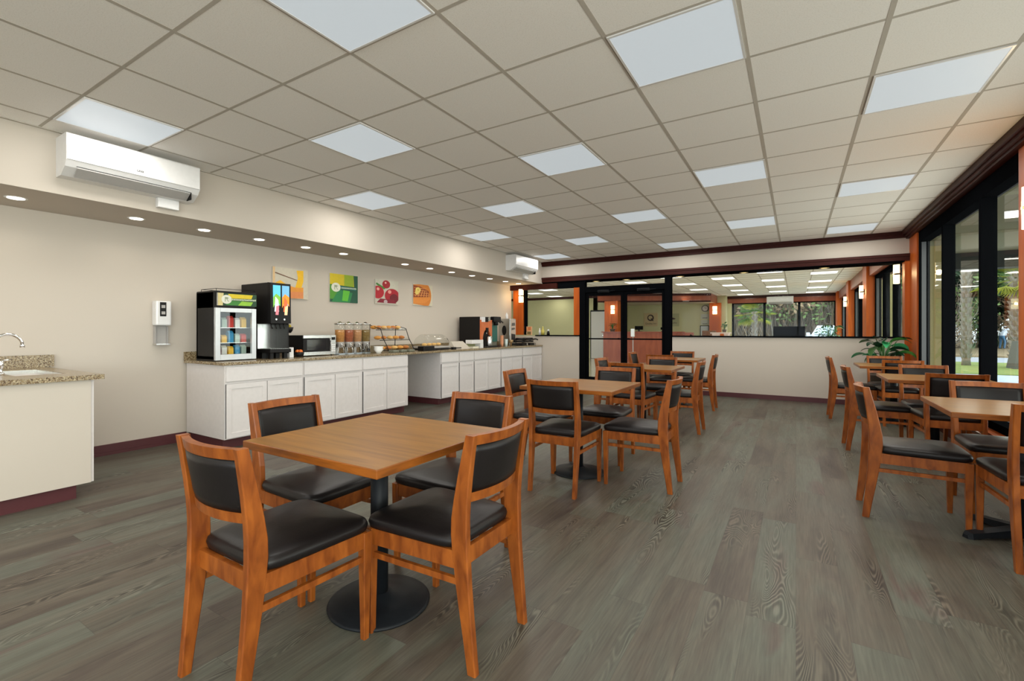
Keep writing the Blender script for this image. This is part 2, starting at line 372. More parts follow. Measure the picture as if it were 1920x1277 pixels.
# unseen end wall behind the photographer, glazed opening added to let sky light in
f=MB().box((XL,Y0-.12,0),(XR+.25,Y0,.30),M_WALL).box((XL,Y0-.12,2.55),(XR+.25,Y0,H),M_WALL).box((XL-.1,Y0-.12,.3),(XL+.3,Y0,2.55),M_WALL)
struct('wall_front',f)
f=MB()
for k in range(6): f.box((-5.28+1.33*k,Y0-.1,.30),(-5.21+1.33*k,Y0-.02,2.55),M_BLACKF)
f.box((-5.28,Y0-.1,.30),(1.5,Y0-.02,.37),M_BLACKF).box((-5.28,Y0-.1,2.48),(1.5,Y0-.02,2.55),M_BLACKF)
struct('window_30',f)
for ya,yb,kw in ((-7.6,-3.9,1.2),(-3.3,.35,1.1),(.95,4.70,.32),(5.3,8.98,.35),(9.9,13.45,.25),(14.15,17.8,.15),(18.5,22.3,.15)):  # area lamps added outside the bays to brighten walls and ceiling
    a_=bpy.data.lights.new('window_fill_lamp','AREA'); a_.shape='RECTANGLE'; a_.size=yb-ya-.2; a_.size_y=2.0; a_.energy=FILL_W*kw; a_.color=(1,.955,.885)
    ao=bpy.data.objects.new('window_fill_lamp',a_); C.objects.link(ao); ao.location=(1.66,(ya+yb)/2,1.42); ao.rotation_euler=(R(90),0,R(90))
# ------------------------------------------------------------------ lobby shell
lc=[(13.45,14.15),(17.8,18.5),(22.3,23.2)]
c=MB()
for a,b_ in lc: c.box((1.33,a,0),(1.60,b_,H),M_POST)
c.box((1.5,9.6,0),(1.60,9.9,H),M_POST)
struct('wall_lobby_right',c)
y=9.9
for a,b_ in lc:
    m_=[y+(a-y)*k/3 for k in (1,2)]
    bay(y,a,m_,zt=2.5,z0=.2); y=b_
struct('trim_11',MB().box((1.38,9.86,2.42),(1.74,23.2,H),M_RED))
struct('wall_lobby_left',MB().box((-12.3,19.6,0),(-6.9,19.75,H),M_GREEN).box((-12.5,YB+.1,0),(-12.3,19.75,H),M_GREEN))
struct('trim_12',MB().box((-12.3,19.54,2.61),(-6.9,19.6,H),M_DKTRIM))
struct('wall_lobby_back',MB().box((-7.4,22.6,0),(-3.15,22.75,2.40),M_GREEN).box((-7.4,19.6,0),(-7.2,22.7,H),M_GREEN).box((-3.15,22.6,0),(-2.55,23.4,H),M_GREEN))
# reception bulkhead, set at an angle
A_,B_=Vector((-6.9,18.75,0)),Vector((-2.92,20.86,0))
d=(B_-A_).normalized(); n_=Vector((-d.y,d.x,0))
def slab(mb,a,b,th,z0,z1,m,off=0):
    dd=(b-a).normalized(); nn=Vector((-dd.y,dd.x,0)); q=[a+nn*off,b+nn*off,b+nn*(off+th),a+nn*(off+th)]
    vs=[(v.x,v.y,z0) for v in q]+[(v.x,v.y,z1) for v in q]
    mb.add(vs,[(3,2,1,0),(4,5,6,7),(0,1,5,4),(1,2,6,5),(2,3,7,6),(3,0,4,7)],m)
s_=MB(); s_.add([(-6.9,18.75,2.40),(-2.92,20.86,2.40),(-2.92,22.6,2.40),(-7.2,22.6,2.40),(-6.9,18.75,H),(-2.92,20.86,H),(-2.92,22.6,H),(-7.2,22.6,H)],
  [(3,2,1,0),(4,5,6,7),(0,1,5,4),(1,2,6,5),(2,3,7,6),(3,0,4,7)],M_WALL)
slab(s_,A_,B_,.03,2.37,H,M_RED,-.03); slab(s_,A_,B_,.06,2.62,H,M_DKTRIM,-.07); slab(s_,A_,B_,.05,2.36,2.42,M_DKTRIM,-.05)
slab(s_,B_,Vector((-2.92,23.2,0)),.03,2.37,H,M_RED,-.03)
struct('trim_13',s_)
fw=MB(); fw.box((-2.9,23.2,2.40),(1.48,23.4,H),M_RED).box((-2.9,23.14,2.60),(1.48,23.2,H),M_DKTRIM).box((-2.9,23.2,0),(1.48,23.4,.35),M_RED).box((-2.9,23.2,.35),(-2.38,23.4,2.4),M_GREEN)
struct('wall_lobby_far',fw)
f=MB()
for x in (-2.40,-1.18,.07,1.30): f.box((x,23.24,.35),(x+.09,23.36,2.40),M_BLACKF)
f.box((-2.4,23.24,2.36),(1.4,23.36,2.40),M_BLACKF).box((-2.4,23.24,.35),(1.4,23.36,.42),M_BLACKF)
o=struct('window_%d'%wn[0],f); MB().box((-2.35,23.29,.4),(1.35,23.30,2.38),M_GLASSF).build('pane',parent=o)
# white door in the green wall
d_=MB().box((-7.52,19.56,0),(-6.70,19.60,2.08),M_BLACKM).box((-7.47,19.53,.01),(-6.75,19.56,2.02),mat('door_white',srgb(205,200,190),.4))
o=struct('door_3',d_)
MB().cyl((-6.84,19.48,1.0),.03,.05,M_STEEL,n=12,axis='Y').box((-6.95,19.47,.99),(-6.82,19.49,1.01),M_STEEL).build('door_handle',parent=o)
struct('wall_lobby_door',MB().box((-6.9,19.6,2.08),(-6.65,19.7,2.4),M_GREEN))
# ------------------------------------------------------------------ ceiling panels
ORD=['first','second','third','fourth','fifth','sixth','seventh','eighth','ninth','tenth','eleventh','twelfth','thirteenth']
def panel(x,y,name,label,group,pm,size=.5696,watt=PANEL_W,col=(1,.96,.90),spread=None):
    e=empty(name,(x,y,H),0,label,'ceiling light',group)
    h=T/2-.008; s=size/2
    f=MB(); z0,z1=-.009,0
    f.box((-h,-h,z0),(h,-s,z1),M_PLASTW).box((-h,s,z0),(h,h,z1),M_PLASTW).box((-h,-s,z0),(-s,s,z1),M_PLASTW).box((s,-s,z0),(h,s,z1),M_PLASTW)
    f.build('frame',parent=e)
    MB().box((-s,-s,-.007),(s,s,-.001),pm).build('diffuser',parent=e)
    area('panel_lamp',(0,0,-.016),.54,watt,col,spread=spread,parent=e); return e
rows=[(-2,(0,4)),(0,(2,6)),(2,(0,4,8)),(4,(2,6)),(6,(0,4,8)),(8,(2,6)),(10,(0,4,8))]
for ri,(j,cs) in enumerate(rows):
    for ci,k in enumerate(cs):
        side=('left hand','right hand') if len(cs)==2 else ('left hand','middle','right hand')
        panel(X0+T*(k+.5),YG+T*(j+.5),'ceiling_light','square flush ceiling light panel, %s one of the %s row from the camera'%(side[ci],ORD[ri]),'ceiling light panels over the dining room',M_PANEL)
for j in (-4,-6,-8,-10,-12,-14,-16):           # the same grid goes on behind the camera
    for k in ((2,6) if j%4==0 else (0,4,8)):
        panel(X0+T*(k+.5),YG+T*(j+.5),'ceiling_light','square flush ceiling light panel behind the photographer','ceiling light panels behind the photographer',M_PANEL)
LB={'over the lobby window side':[(.615,12.55),(.615,15.0),(.615,17.45),(.615,19.9),(.615,22.3)],
 'in the second lane from the lobby windows':[(-.58,14.0),(-.58,16.4),(-.58,18.8),(-.58,21.2)],
 'in the third lane from the lobby windows':[(-1.78,12.6),(-1.78,15.1),(-1.78,17.5),(-1.78,19.9),(-1.78,22.2)],
 'in the fourth lane from the lobby windows':[(-3.01,13.9),(-3.01,16.3),(-3.01,18.7)],
 'seen through the glass doors':[(-4.23,14.9),(-4.23,12.5),(-5.42,16.3)],
 'left beyond the green wall side':[(-6.6,14.8),(-7.75,15.9),(-8.95,17.1),(-8.95,19.0),(-6.6,17.2)]}
for wh,l in LB.items():
    for i,(x,y) in enumerate(l):
        panel(x,y,'lobby_ceiling_light','lobby ceiling light %s, %s one back'%(wh,ORD[i]),'ceiling lights of the lobby',M_PANEL2,watt=LOBBY_W,col=(1,.95,.84))
# ------------------------------------------------------------------ recessed downlights in the soffit
for i,y in enumerate([1.12,1.93,2.53,3.13,3.74,4.33,5.53,6.13,6.73,7.36,7.98,8.59,9.15]):
    e=empty('downlight',(-5.19,y,2.24),0,'round recessed downlight in the soffit, %s from the camera'%ORD[i],'downlight','round downlights in the soffit over the counter')
    m_=MB(); m_.lathe((0,0,0),[(.052,-.002),(.066,-.004),(.070,-.001),(.070,0)],M_PLASTW,n=24); m_.build('trim_ring',parent=e)
    MB().cyl((0,0,-.0055),.052,.003,M_LAMP,n=24).build('lens',parent=e)
    l=bpy.data.lights.new('downlight_lamp','SPOT'); l.energy=DOWN_W; l.spot_size=R(150); l.spot_blend=.9; l.color=(1,.90,.76); l.shadow_soft_size=.05
    lo=bpy.data.objects.new('downlight_lamp',l); C.objects.link(lo); lo.location=(0,0,-.014); lo.parent=e
for i,x in enumerate((-4.6,-3.6,-2.95,-1.9,-.8,.4)):
    e=empty('header_downlight',(x,YB+.2,2.25),0,'small gold lit downlight under the dark header, %s from the left'%ORD[i],'downlight','gold downlights under the header')
    MB().lathe((0,0,0),[(.05,-.002),(.07,-.005),(.075,0)],mat('brass',srgb(170,140,70),.3,metal=1),n=20).build('trim_ring',parent=e)
    MB().cyl((0,0,-.006),.045,.003,mat('warm_lens',(.6,.5,.3,1),.5,em=(1,.75,.35,1),es=1.0),n=16).build('lens',parent=e)
# ================================================================== FURNITURE
def curved_slab(mb,x0,x1,z0,z1,y_at,bulge,th,m,n=12,pad=0,smooth=False,lean=(0,0),M=None):
    """slab between two posts, bowed backwards; y_at(z) gives the post line; pad pillows the faces"""
    nz=6 if pad else 2; F=[];Bk=[]
    for j in range(nz+1):
        z=z0+(z1-z0)*j/nz; rf=[];rb=[]
        for i in range(n+1):
            t=i/n; x=x0+(x1-x0)*t; b=-bulge*(1-(2*t-1)**2)
            p=pad*((1-(2*t-1)**6)*(1-(2*j/nz-1)**6)) if pad else 0
            y=y_at(z)+b; rf.append((x,y+th/2+p,z)); rb.append((x,y-th/2-p*.6,z))
        F.append(rf);Bk.append(rb)
    vs=[v for r in F for v in r]+[v for r in Bk for v in r]; q=n+1; o=(nz+1)*q; fs=[]
    for j in range(nz):
        for i in range(n):
            a=j*q+i; fs.append((a,a+1,a+q+1,a+q)); fs.append((o+a+1,o+a,o+a+q,o+a+q+1))
    for i in range(n):
        fs.append((i,o+i,o+i+1,i+1)); a=nz*q+i; fs.append((a+1,o+a+1,o+a,a))
    for j in range(nz):
        a=j*q; fs.append((a,a+q,o+a+q,o+a)); a=j*q+n; fs.append((a+q,a,o+a,o+a+q))
    mb.add(vs,fs,m,smooth,M)
PROF=[(0,-.259,.018),(.10,-.247,.021),(.20,-.234,.025),(.30,-.222,.029),(.40,-.213,.033),(.47,-.209,.035),(.53,-.210,.034),(.60,-.218,.030),(.68,-.231,.026),(.76,-.246,.022),(.83,-.260,.019)]
def py(z):
    for a,b in zip(PROF,PROF[1:]):
        if a[0]<=z<=b[0]: t=(z-a[0])/(b[0]-a[0]); return a[1]+(b[1]-a[1])*t
    return PROF[-1][1]
def make_chair(label,group):
    t=empty('dining_chair',(0,0,0),0,label,'chair',group)
    for s in (-1,1):
        m=MB(); rings=[]
        for z,y,h in PROF:
            xc=s*(.175+.010*z/.83); w=.014
            c=.004; rings.append([(xc-w,y-h+c,z),(xc-w+c,y-h,z),(xc+w-c,y-h,z),(xc+w,y-h+c,z),(xc+w,y+h-c,z),(xc+w-c,y+h,z),(xc-w+c,y+h,z),(xc-w,y+h-c,z)])
        m.loft(rings,M_CHAIRW); m.build('back_leg',parent=t)
        m=MB(); rings=[]
        for z,h in ((0,.0125),(.2,.016),(.36,.019),(.415,.019)):
            xc=s*.199; yc=.217-.002*(1-z); c=.003
            rings.append([(xc-h,yc-h+c,z),(xc-h+c,yc-h,z),(xc+h-c,yc-h,z),(xc+h,yc-h+c,z),(xc+h,yc+h-c,z),(xc+h-c,yc+h,z),(xc-h+c,yc+h,z),(xc-h,yc+h-c,z)])
        m.loft(rings,M_CHAIRW); m.build('front_leg',parent=t)
        m=MB(); m.add([(s*.183-.008,-.205,.300),(s*.183+.008,-.205,.300),(s*.198+.008,.205,.300),(s*.198-.008,.205,.300),(s*.183-.008,-.205,.322),(s*.183+.008,-.205,.322),(s*.198+.008,.205,.322),(s*.198-.008,.205,.322)],
          [(3,2,1,0),(4,5,6,7),(0,1,5,4),(1,2,6,5),(2,3,7,6),(3,0,4,7)],M_CHAIRW); m.build('stretcher',parent=t)
    m=MB()
    for s in (-1,1):
        a,b=s*.182,s*.203
        m.add([(a-.01,-.19,.355),(a+.01,-.19,.355),(b+.01,.215,.355),(b-.01,.215,.355),(a-.01,-.19,.417),(a+.01,-.19,.417),(b+.01,.215,.417),(b-.01,.215,.417)],
          [(3,2,1,0),(4,5,6,7),(0,1,5,4),(1,2,6,5),(2,3,7,6),(3,0,4,7)],M_CHAIRW)
    m.box((-.185,.205,.355),(.185,.227,.417),M_CHAIRW).box((-.17,-.215,.355),(.17,-.195,.417),M_CHAIRW)
    m.build('seat_frame',parent=t)
    # cushion
    m=MB(); rings=[]; n=10
    lv=[(.417,-.006),(.423,.004),(.440,.008),(.455,.003),(.464,-.012),(.471,-.045),(.476,-.09),(.481,-.125),(.485,-.165)]
    for z,gw in lv:
        ring=[]; 
        for i in range(40):
            a=2*PI*i/40; cx_,sy_=math.cos(a),math.sin(a); e=.30
            u=math.copysign(abs(cx_)**e,cx_); v=math.copysign(abs(sy_)**e,sy_)
            yy=.022+v*(.218+gw); hw=(.192+.030*(v+1)/2)+gw
            ring.append((u*hw,yy,z))
        rings.append(ring)
    m.loft(rings,M_VINYL,True); m.build('seat_cushion',parent=t)
    m=MB(); curved_slab(m,-.172,.172,.793,.828,lambda z:py(z)+.001,.034,.026,M_CHAIRW); m.build('top_rail',parent=t)
    m=MB(); curved_slab(m,-.170,.170,.585,.619,lambda z:py(z)+.001,.034,.024,M_CHAIRW); m.build('lower_rail',parent=t)
    m=MB(); curved_slab(m,-.168,.168,.619,.793,lambda z:py(z)+.001,.034,.020,M_VINYL,pad=.010,smooth=True); m.build('back_pad',parent=t)
    return t
hp=PI/2
CH=[ # x,y,rot,label
(-1.610,1.064,-.011,'dining chair at the nearest table, lower left, its back to the camera'),
(-1.202,1.519,hp,'dining chair at the nearest table, on its right side by the aisle'),
(-2.021,1.525,-1.559,'dining chair at the nearest table, on its left side toward the white cabinets'),
(-1.518,1.988,PI,'dining chair at the nearest table, on its far side facing the camera'),
(-1.507,3.390,.029,'dining chair at the second table of the left line, back to the camera'),
(-1.032,3.776,hp,'dining chair at the second table of the left line, on the aisle side'),
(-1.940,3.815,-1.52,'dining chair at the second table of the left line, on the cabinet side'),
(-1.507,4.333,3.126,'dining chair at the second table of the left line, far side facing the camera'),
(-1.617,5.568,-.014,'dining chair at the third table of the left line, back to the camera'),
(-1.197,6.019,1.579,'dining chair at the third table of the left line, on the aisle side'),
(-1.936,6.099,-1.589,'dining chair at the third table of the left line, on the cabinet side'),
(-1.566,6.547,3.144,'dining chair at the third table of the left line, far side facing the camera'),
(-1.742,7.661,0,'dining chair at the farthest table of the left line, back to the camera'),
(-1.292,7.854,1.588,'dining chair at the farthest table of the left line, on the aisle side'),
(-2.091,8.075,-1.589,'dining chair at the farthest table of the left line, before the glass doors'),
(-1.697,8.603,3.132,'dining chair at the farthest table of the left line, against the white half wall'),
(.635,4.02,-1.566,'dining chair at the nearest window table, sideways on its aisle side'),
(1.097,3.61,.01,'dining chair at the nearest window table, cut by the right edge of the photo'),
(1.150,4.44,3.18,'dining chair at the nearest window table, far side facing the camera'),
(.690,6.06,-1.54,'dining chair at the middle window table, on its aisle side'),
(1.128,5.70,.04,'dining chair at the middle window table, black back pad to the camera'),
(1.141,6.42,3.17,'dining chair at the middle window table, far side facing the camera'),
(.646,8.05,-1.54,'dining chair at the farthest window table, on its aisle side by the half wall'),
(1.100,7.86,.02,'dining chair at the farthest window table, back to the camera'),
(1.070,8.48,3.159,'dining chair at the farthest window table, just before the green plant'),
]
ch0=make_chair(CH[0][3],'wooden dining chairs with black vinyl seats'); ch0.location=(CH[0][0],CH[0][1],0); ch0.rotation_euler=(0,0,CH[0][2])
for x,y,r,l in CH[1:]: dup(ch0,(x,y,0),r,l)
def make_table(label,base):
    t=empty('dining_table',(0,0,0),0,label,'table','square dining tables')
    m=MB(); s=.381
    m.box((-s,-s,.717),(s,s,.7475),M_TEDGE,bev=.003); m.box((-s+.004,-s+.004,.7474),(s-.004,s-.004,.748),M_TABLE); m.build('table_top',parent=t)
    bx,by=base if len(base)==2 else (0,0)
    if len(base)==2:
        MB().cyl((bx,by,.02),.038,.69,M_BLACKM,n=28).build('column',parent=t)
        MB().lathe((bx,by,0),[(.218,0),(.22,.006),(.21,.013),(.12,.026),(.06,.036),(.045,.05)],M_BLACKM,n=48).build('disc_base',parent=t)
    else:
        MB().cyl((0,0,.06),.038,.65,M_BLACKM,n=28).build('column',parent=t)
        for q in range(4):
            m=MB(); M_=Matrix.Rotation(hp*q+R(28),4,'Z')
            m.loft([[(.0,-.035,.02),(.0,.035,.02),(.0,.035,.075),(.0,-.035,.075)],[(.22,-.030,.012),(.22,.030,.012),(.22,.030,.042),(.22,-.030,.042)],[(.29,-.03,0),(.29,.03,0),(.29,.025,.034),(.29,-.025,.034)],[(.31,-.02,0),(.31,.02,0),(.31,.015,.02),(.31,-.015,.02)]],M_BLACKM,M=M_)
            m.build('foot',parent=t)
    m=MB(); m.box((bx-.16,by-.02,.705),(bx+.16,by+.02,.717),M_BLACKM).box((bx-.02,by-.16,.705),(bx+.02,by+.16,.717),M_BLACKM); m.build('top_bracket',parent=t)
    return t
tb=make_table('square wooden table nearest the camera on a round black base',(-.045,.04)); tb.location=(-1.50,1.445,0)
dup(tb,(-1.505,3.72,0),0,'square wooden table, second in the left line from the camera')
dup(tb,(-1.56,5.93,0),0,'square wooden table, third in the left line from the camera')
dup(tb,(-1.62,7.98,0),0,'square wooden table, farthest in the left line before the glass doors')
tx=make_table('square wooden window table nearest the camera on a black cross base',(1,)); tx.location=(1.095,3.90,0)
dup(tx,(1.09,5.95,0),0,'square wooden window table in the middle of the right line')
dup(tx,(1.06,7.90,0),0,'square wooden window table farthest away by the potted plant')
# ------------------------------------------------------------------ base cabinets
CT=.875   # counter height
def cab_front(par,y0,y1,x,doors,z0=.10,z1=CT-.03):
    # shaker doors and a drawer on a face looking +X
    def panel_(ya,yb,za,zb,name,shaker=True):
        m=MB(); m.box((x,ya,za),(x+.018,yb,zb),M_WHITE,bev=.002)
        if shaker:
            r=.05; m=MB(); m.box((x,ya,za),(x+.012,yb,zb),M_WHITE)
            m.box((x,ya,za),(x+.02,ya+r,zb),M_WHITE).box((x,yb-r,za),(x+.02,yb,zb),M_WHITE).box((x,ya+r,za),(x+.02,yb-r,za+r),M_WHITE).box((x,ya+r,zb-r),(x+.02,yb-r,zb),M_WHITE)
        m.build(name,parent=par)
    panel_(y0+.012,y1-.012,z1-.165,z1-.02,'drawer_front',False)
    wd=(y1-y0-.02)/doors
    for i in range(doors): panel_(y0+.012+wd*i,y0+.008+wd*(i+1)-.004,z0+.012,z1-.19,'door')
CX=-4.80
def base_cab(y0,y1,doors,label,endpanel=0):
    e=empty('base_cabinet',(0,0,0),0,label,'cabinet','white base cabinets under the breakfast counter')
    m=MB(); m.box((XL+.022,y0,.10),(CX,y1,CT-.03),M_WHITE); m.build('body',parent=e)
    MB().box((XL+.022,y0+(.02 if endpanel else 0),0),(CX-.07,y1,.10),M_BASE).build('toe_kick',parent=e)
    cab_front(e,y0,y1,CX,doors); return e
base_cab(2.53,3.42,2,'white double door base cabinet under the drinks refrigerator',1)
base_cab(3.422,4.30,2,'white double door base cabinet under the microwave')
base_cab(4.302,5.17,2,'white double door base cabinet left of the open knee space')
base_cab(5.93,6.41,1,'narrow white base cabinet right beside the open knee space',1)
base_cab(6.412,6.85,1,'narrow white base cabinet second from the open knee space')
base_cab(6.852,7.75,2,'white double door base cabinet below the black coffee machine')
base_cab(7.752,8.60,2,'white double door base cabinet below the steel iced drink machine')
base_cab(8.602,9.49,2,'white double door base cabinet in the corner by the half wall')
struct('baseboard_gap',MB().box((XL,5.17,0),(XL+.02,5.93,.10),M_BASE))
e=empty('countertop',(0,0,0),0,'long speckled granite worktop along the left wall','countertop')
m=MB(); m.box((XL+.021,2.50,CT-.03),(CX+.035,9.498,CT),M_GRAN,bev=.004); m.build('slab',parent=e)
MB().box((XL+.021,2.50,CT),(XL+.041,9.498,CT+.09),M_GRAN).build('backsplash',parent=e)
# sink counter at the left edge
e=empty('sink_cabinet',(0,0,0),0,'plain white sink cabinet at the left edge of the photo','cabinet')
m=MB().box((XL+.022,-.6,.10),(-4.30,1.30,CT-.035),M_WHITE); m.build('body',parent=e)
MB().box((-4.30,-.6,.10),(-4.285,1.315,CT-.035),M_WALL).build('front_panel',parent=e)
MB().box((-4.325,1.30,.10),(-4.30,1.335,CT-.035),M_WHITE).build('end_panel',parent=e)
MB().box((XL+.022,-.6,0),(-4.315,1.24,.10),M_BASE).build('toe_kick',parent=e)
e=empty('sink_countertop',(0,0,0),0,'speckled granite sink top with low splash at the left edge','countertop')
def holed(mb,x0,x1,y0,y1,hx0,hx1,hy0,hy1,z0,z1,m):
    mb.box((x0,y0,z0),(hx0,y1,z1),m).box((hx1,y0,z0),(x1,y1,z1),m).box((hx0,y0,z0),(hx1,hy0,z1),m).box((hx0,hy1,z0),(hx1,y1,z1),m)
SX0,SX1,SY0,SY1=-5.28,-4.58,.985,1.26
m=MB(); holed(m,XL+.021,-4.255,-.6,1.385,SX0,SX1,SY0,SY1,CT-.035,CT,M_GRAN); m.build('slab',parent=e)
MB().box((XL+.021,-.6,CT),(XL+.041,1.44,CT+.105),M_GRAN).build('backsplash',parent=e)
m=MB(); w_=.006
m.box((SX0,SY0,CT-.2),(SX1,SY1,CT-.19),M_STEEL).box((SX0,SY0,CT-.19),(SX0+w_,SY1,CT-.004),M_STEEL).box((SX1-w_,SY0,CT-.19),(SX1,SY1,CT-.004),M_STEEL).box((SX0,SY0,CT-.19),(SX1,SY0+w_,CT-.004),M_STEEL).box((SX0,SY1-w_,CT-.19),(SX1,SY1,CT-.004),M_STEEL)
o=m.build('sink_basin'); tag(o,'stainless steel sink basin let into the granite at the left edge','sink')
e=empty('faucet',(-4.88,.932,CT),0,'chrome gooseneck faucet with lever at the left edge','faucet')
pts=[(0,0,0),(0,0,.12)]+[(0,.078-.078*math.cos(a),.212+.078*math.sin(a)) for a in [R(k) for k in range(0,181,15)]]
m=MB(); m.cyl((0,0,0),.026,.02,M_CHROME).tube(pts,.0105,M_CHROME,n=12).cyl((0,.156,.192),.015,.022,M_CHROME); m.build('spout',parent=e)
m=MB(); m.lathe((.09,.02,0),[(.024,0),(.024,.012),(.014,.02),(.014,.05),(.020,.06),(.020,.085),(.010,.10)],M_CHROME,n=16).tube([(.09,.02,.09),(.115,.04,.105),(.13,.055,.108)],.006,M_CHROME); m.build('lever_handle',parent=e)
# ------------------------------------------------------------------ wall mounted things
def air_con(name,loc,rz,L,label):
    """indoor unit: local x along the length, +y out of the wall"""
    e=empty(name,loc,rz,label,'air conditioner'); h=L/2
    prof=[(0,.0),(.10,.0),(.19,.055),(.225,.10),(.225,.29),(.215,.30),(0,.30)]
    m=MB(); m.loft([[(x,y,z) for y,z in prof] for x in (-h,-h+.012,h-.012,h)],M_PLASTW); m.build('housing',parent=e)
    m=MB(); m.box((-h+.004,.222,.10),(h-.004,.232,.288),M_PLASTW,bev=.003); m.build('front_panel',parent=e)
    m=MB(); a=R(50)
    vs=[(x,.125+dy,.008+dz) for x in (-h+.07,h-.07) for dy,dz in ((0,0),(.07,.052),(.067,.058),(-.003,.006))]
    vs=[(v[0],v[1]+.004,v[2]-.008) for v in vs]
    m.add(vs,[(0,1,2,3),(7,6,5,4),(0,4,5,1),(1,5,6,2),(2,6,7,3),(3,7,4,0)],M_PLASTG); m.build('louvre',parent=e)
    m=MB(); m.box((-h+.065,.195,.0625),(h-.065,.200,.066),M_BLACK).box((-h+.06,.12,.0),(-h+.066,.20,.064),M_BLACK); m.build('air_slot',parent=e)
    return e
a1=air_con('wall_air_conditioner',(-4.77,1.715,2.365),-hp,.93,'long white wall air conditioner over the soffit, nearest the camera')
text('GREE',.022,M_BLACKM,(0,.2335,.135),(R(90),0,PI),parent=a1,name='brand_mark')
MB().box((-.37,0,-.085),(-.20,.055,.0),M_PLASTW,bev=.006).build('pipe_cover',parent=a1)
a2=air_con('wall_air_conditioner',(-4.77,8.37,2.37),-hp,.93,'white wall air conditioner at the far end of the soffit')
MB().box((-.37,0,-.10),(-.20,.055,.0),M_PLASTW,bev=.006).build('pipe_cover',parent=a2)
a3=air_con('wall_air_conditioner',(-.56,23.14,2.32),PI,.95,'white wall air conditioner high above the far lobby window')
e=empty('sanitizer_dispenser',(XL,2.28,1.0),-hp,'white wall sanitizer dispenser with drip tray left of the counter','dispenser')
MB().box((-.072,0,.245),(.072,.10,.50),M_PLASTW,bev=.014).build('housing',parent=e)
m=MB(); m.box((-.02,.098,.34),(.038,.106,.485),M_BLACK,bev=.004).box((-.008,.105,.425),(.026,.108,.455),M_PLASTG).box((-.008,.105,.36),(.026,.108,.39),M_PLASTG); m.build('window',parent=e)
m=MB(); m.box((-.06,0,.055),(.06,.012,.245),M_PLASTG,bev=.003).box((-.06,.012,.055),(-.053,.05,.24),M_PLASTG).box((.053,.012,.055),(.06,.05,.24),M_PLASTG).box((-.065,0,.045),(.065,.09,.06),M_STEEL); m.build('drip_tray',parent=e)
# wall sconces: half round shade, dark band in the middle
def sconce(loc,rz,label,h=.30,w=.11,watt=2.5):
    e=empty('wall_sconce',loc,rz,label,'wall lamp','warm lit wall sconces')
    m=MB(); m.box((-.045,0,-.06),(.045,.02,.06),mat('bronze',srgb(70,48,36),.4,metal=.6)); m.build('back_plate',parent=e)
    for s in (-1,1):
        m=MB(); z0,z1=(.012,h/2) if s>0 else (-h/2,-.012)
        pr=[(w/2*math.cos(a),.02+.075*math.sin(a)) for a in [PI*k/10 for k in range(11)]]
        m.loft([[(x,y,z) for x,y in pr] for z in (z0,z1)],M_SCON,True); m.build('shade',parent=e)
    m=MB(); pr=[((w/2+.004)*math.cos(a),.02+.080*math.sin(a)) for a in [PI*k/10 for k in range(11)]]
    m.loft([[(x,y,z) for x,y in pr] for z in (-.012,.012)],mat('bronze',srgb(70,48,36),.4,metal=.6)); m.build('band',parent=e)
    l=bpy.data.lights.new('sconce_lamp','POINT'); l.energy=watt; l.color=(1,.72,.36); l.shadow_soft_size=.04
    o=bpy.data.objects.new('sconce_lamp',l); C.objects.link(o); o.location=(0,.13,0); o.parent=e
sconce((1.46,4.90,2.07),hp,'lit wall sconce on the orange column at the right edge')
sconce((1.40,9.78,2.09),hp,'lit wall sconce on the corner post behind the glass, above the plant')
sconce((-5.30,YB-.005,1.99),PI,'lit wall sconce on the orange post behind the coffee counter')
sconce((1.33,13.8,2.09),hp,'lit wall sconce on the first lobby window column')
sconce((1.33,18.1,2.09),hp,'lit wall sconce on the second lobby window column')
# ================================================================== THINGS ON THE COUNTER
Z=CT
def seg(pts,n=14): return pts
def disc(cx,cy,r,n=22,sx=1,a0=0,a1=2*PI): return [(cx+sx*r*math.cos(a0+(a1-a0)*i/n),cy+r*math.sin(a0+(a1-a0)*i/n)) for i in range(n if a1-a0>6.2 else n+1)]
def picture(mb,y0,y1,z0,z1,x,shapes,th=.018):
    """flat print facing +X: u runs along +Y; shapes=[(rgb,[(u,v)..])]"""
    mb.box((x-th,y0,z0),(x,y1,z1),flat('print_edge',(210,205,195)))
    for i,(rgb,pts) in enumerate(shapes):
        pts=[(min(max(u,0),1),min(max(v,0),1)) for u,v in pts]
        mb.poly([(x+.0008*(i+1),y0+(y1-y0)*u,z0+(z1-z0)*v) for u,v in pts],flat('ink_%d_%d_%d'%rgb,rgb,.45,noise=(30,.10)))
FULL=[(0,0),(1,0),(1,1),(0,1)]
def logo(cx,cy,r,fg=(226,226,210),ink=(150,160,130)):
    return [(fg,disc(cx,cy,r)),(ink,[(cx-.35*r,cy-.5*r),(cx-.2*r,cy-.5*r),(cx-.2*r,cy+.5*r),(cx-.35*r,cy+.5*r)]),(ink,[(cx-.2*r,cy+.5*r),(cx+.3*r,cy+.45*r),(cx+.3*r,cy+.1*r),(cx-.2*r,cy+.05*r)]),(ink,[(cx-.05*r,cy+.05*r),(cx+.1*r,cy+.05*r),(cx+.45*r,cy-.5*r),(cx+.3*r,cy-.5*r)])]
def dashes(u0,u1,v,h,n,rgb=(220,228,200)):
    out=[]; rs=random.Random(n); u=u0; 
    while u<u1-.01:
        wv=rs.uniform(.014,.03)*(u1-u0)/.6; out.append((rgb,[(u,v),(u+wv*.6,v),(u+wv*.75,v+h*rs.uniform(.6,1)),(u+.1*wv,v+h*.8)])); u+=wv
    return out
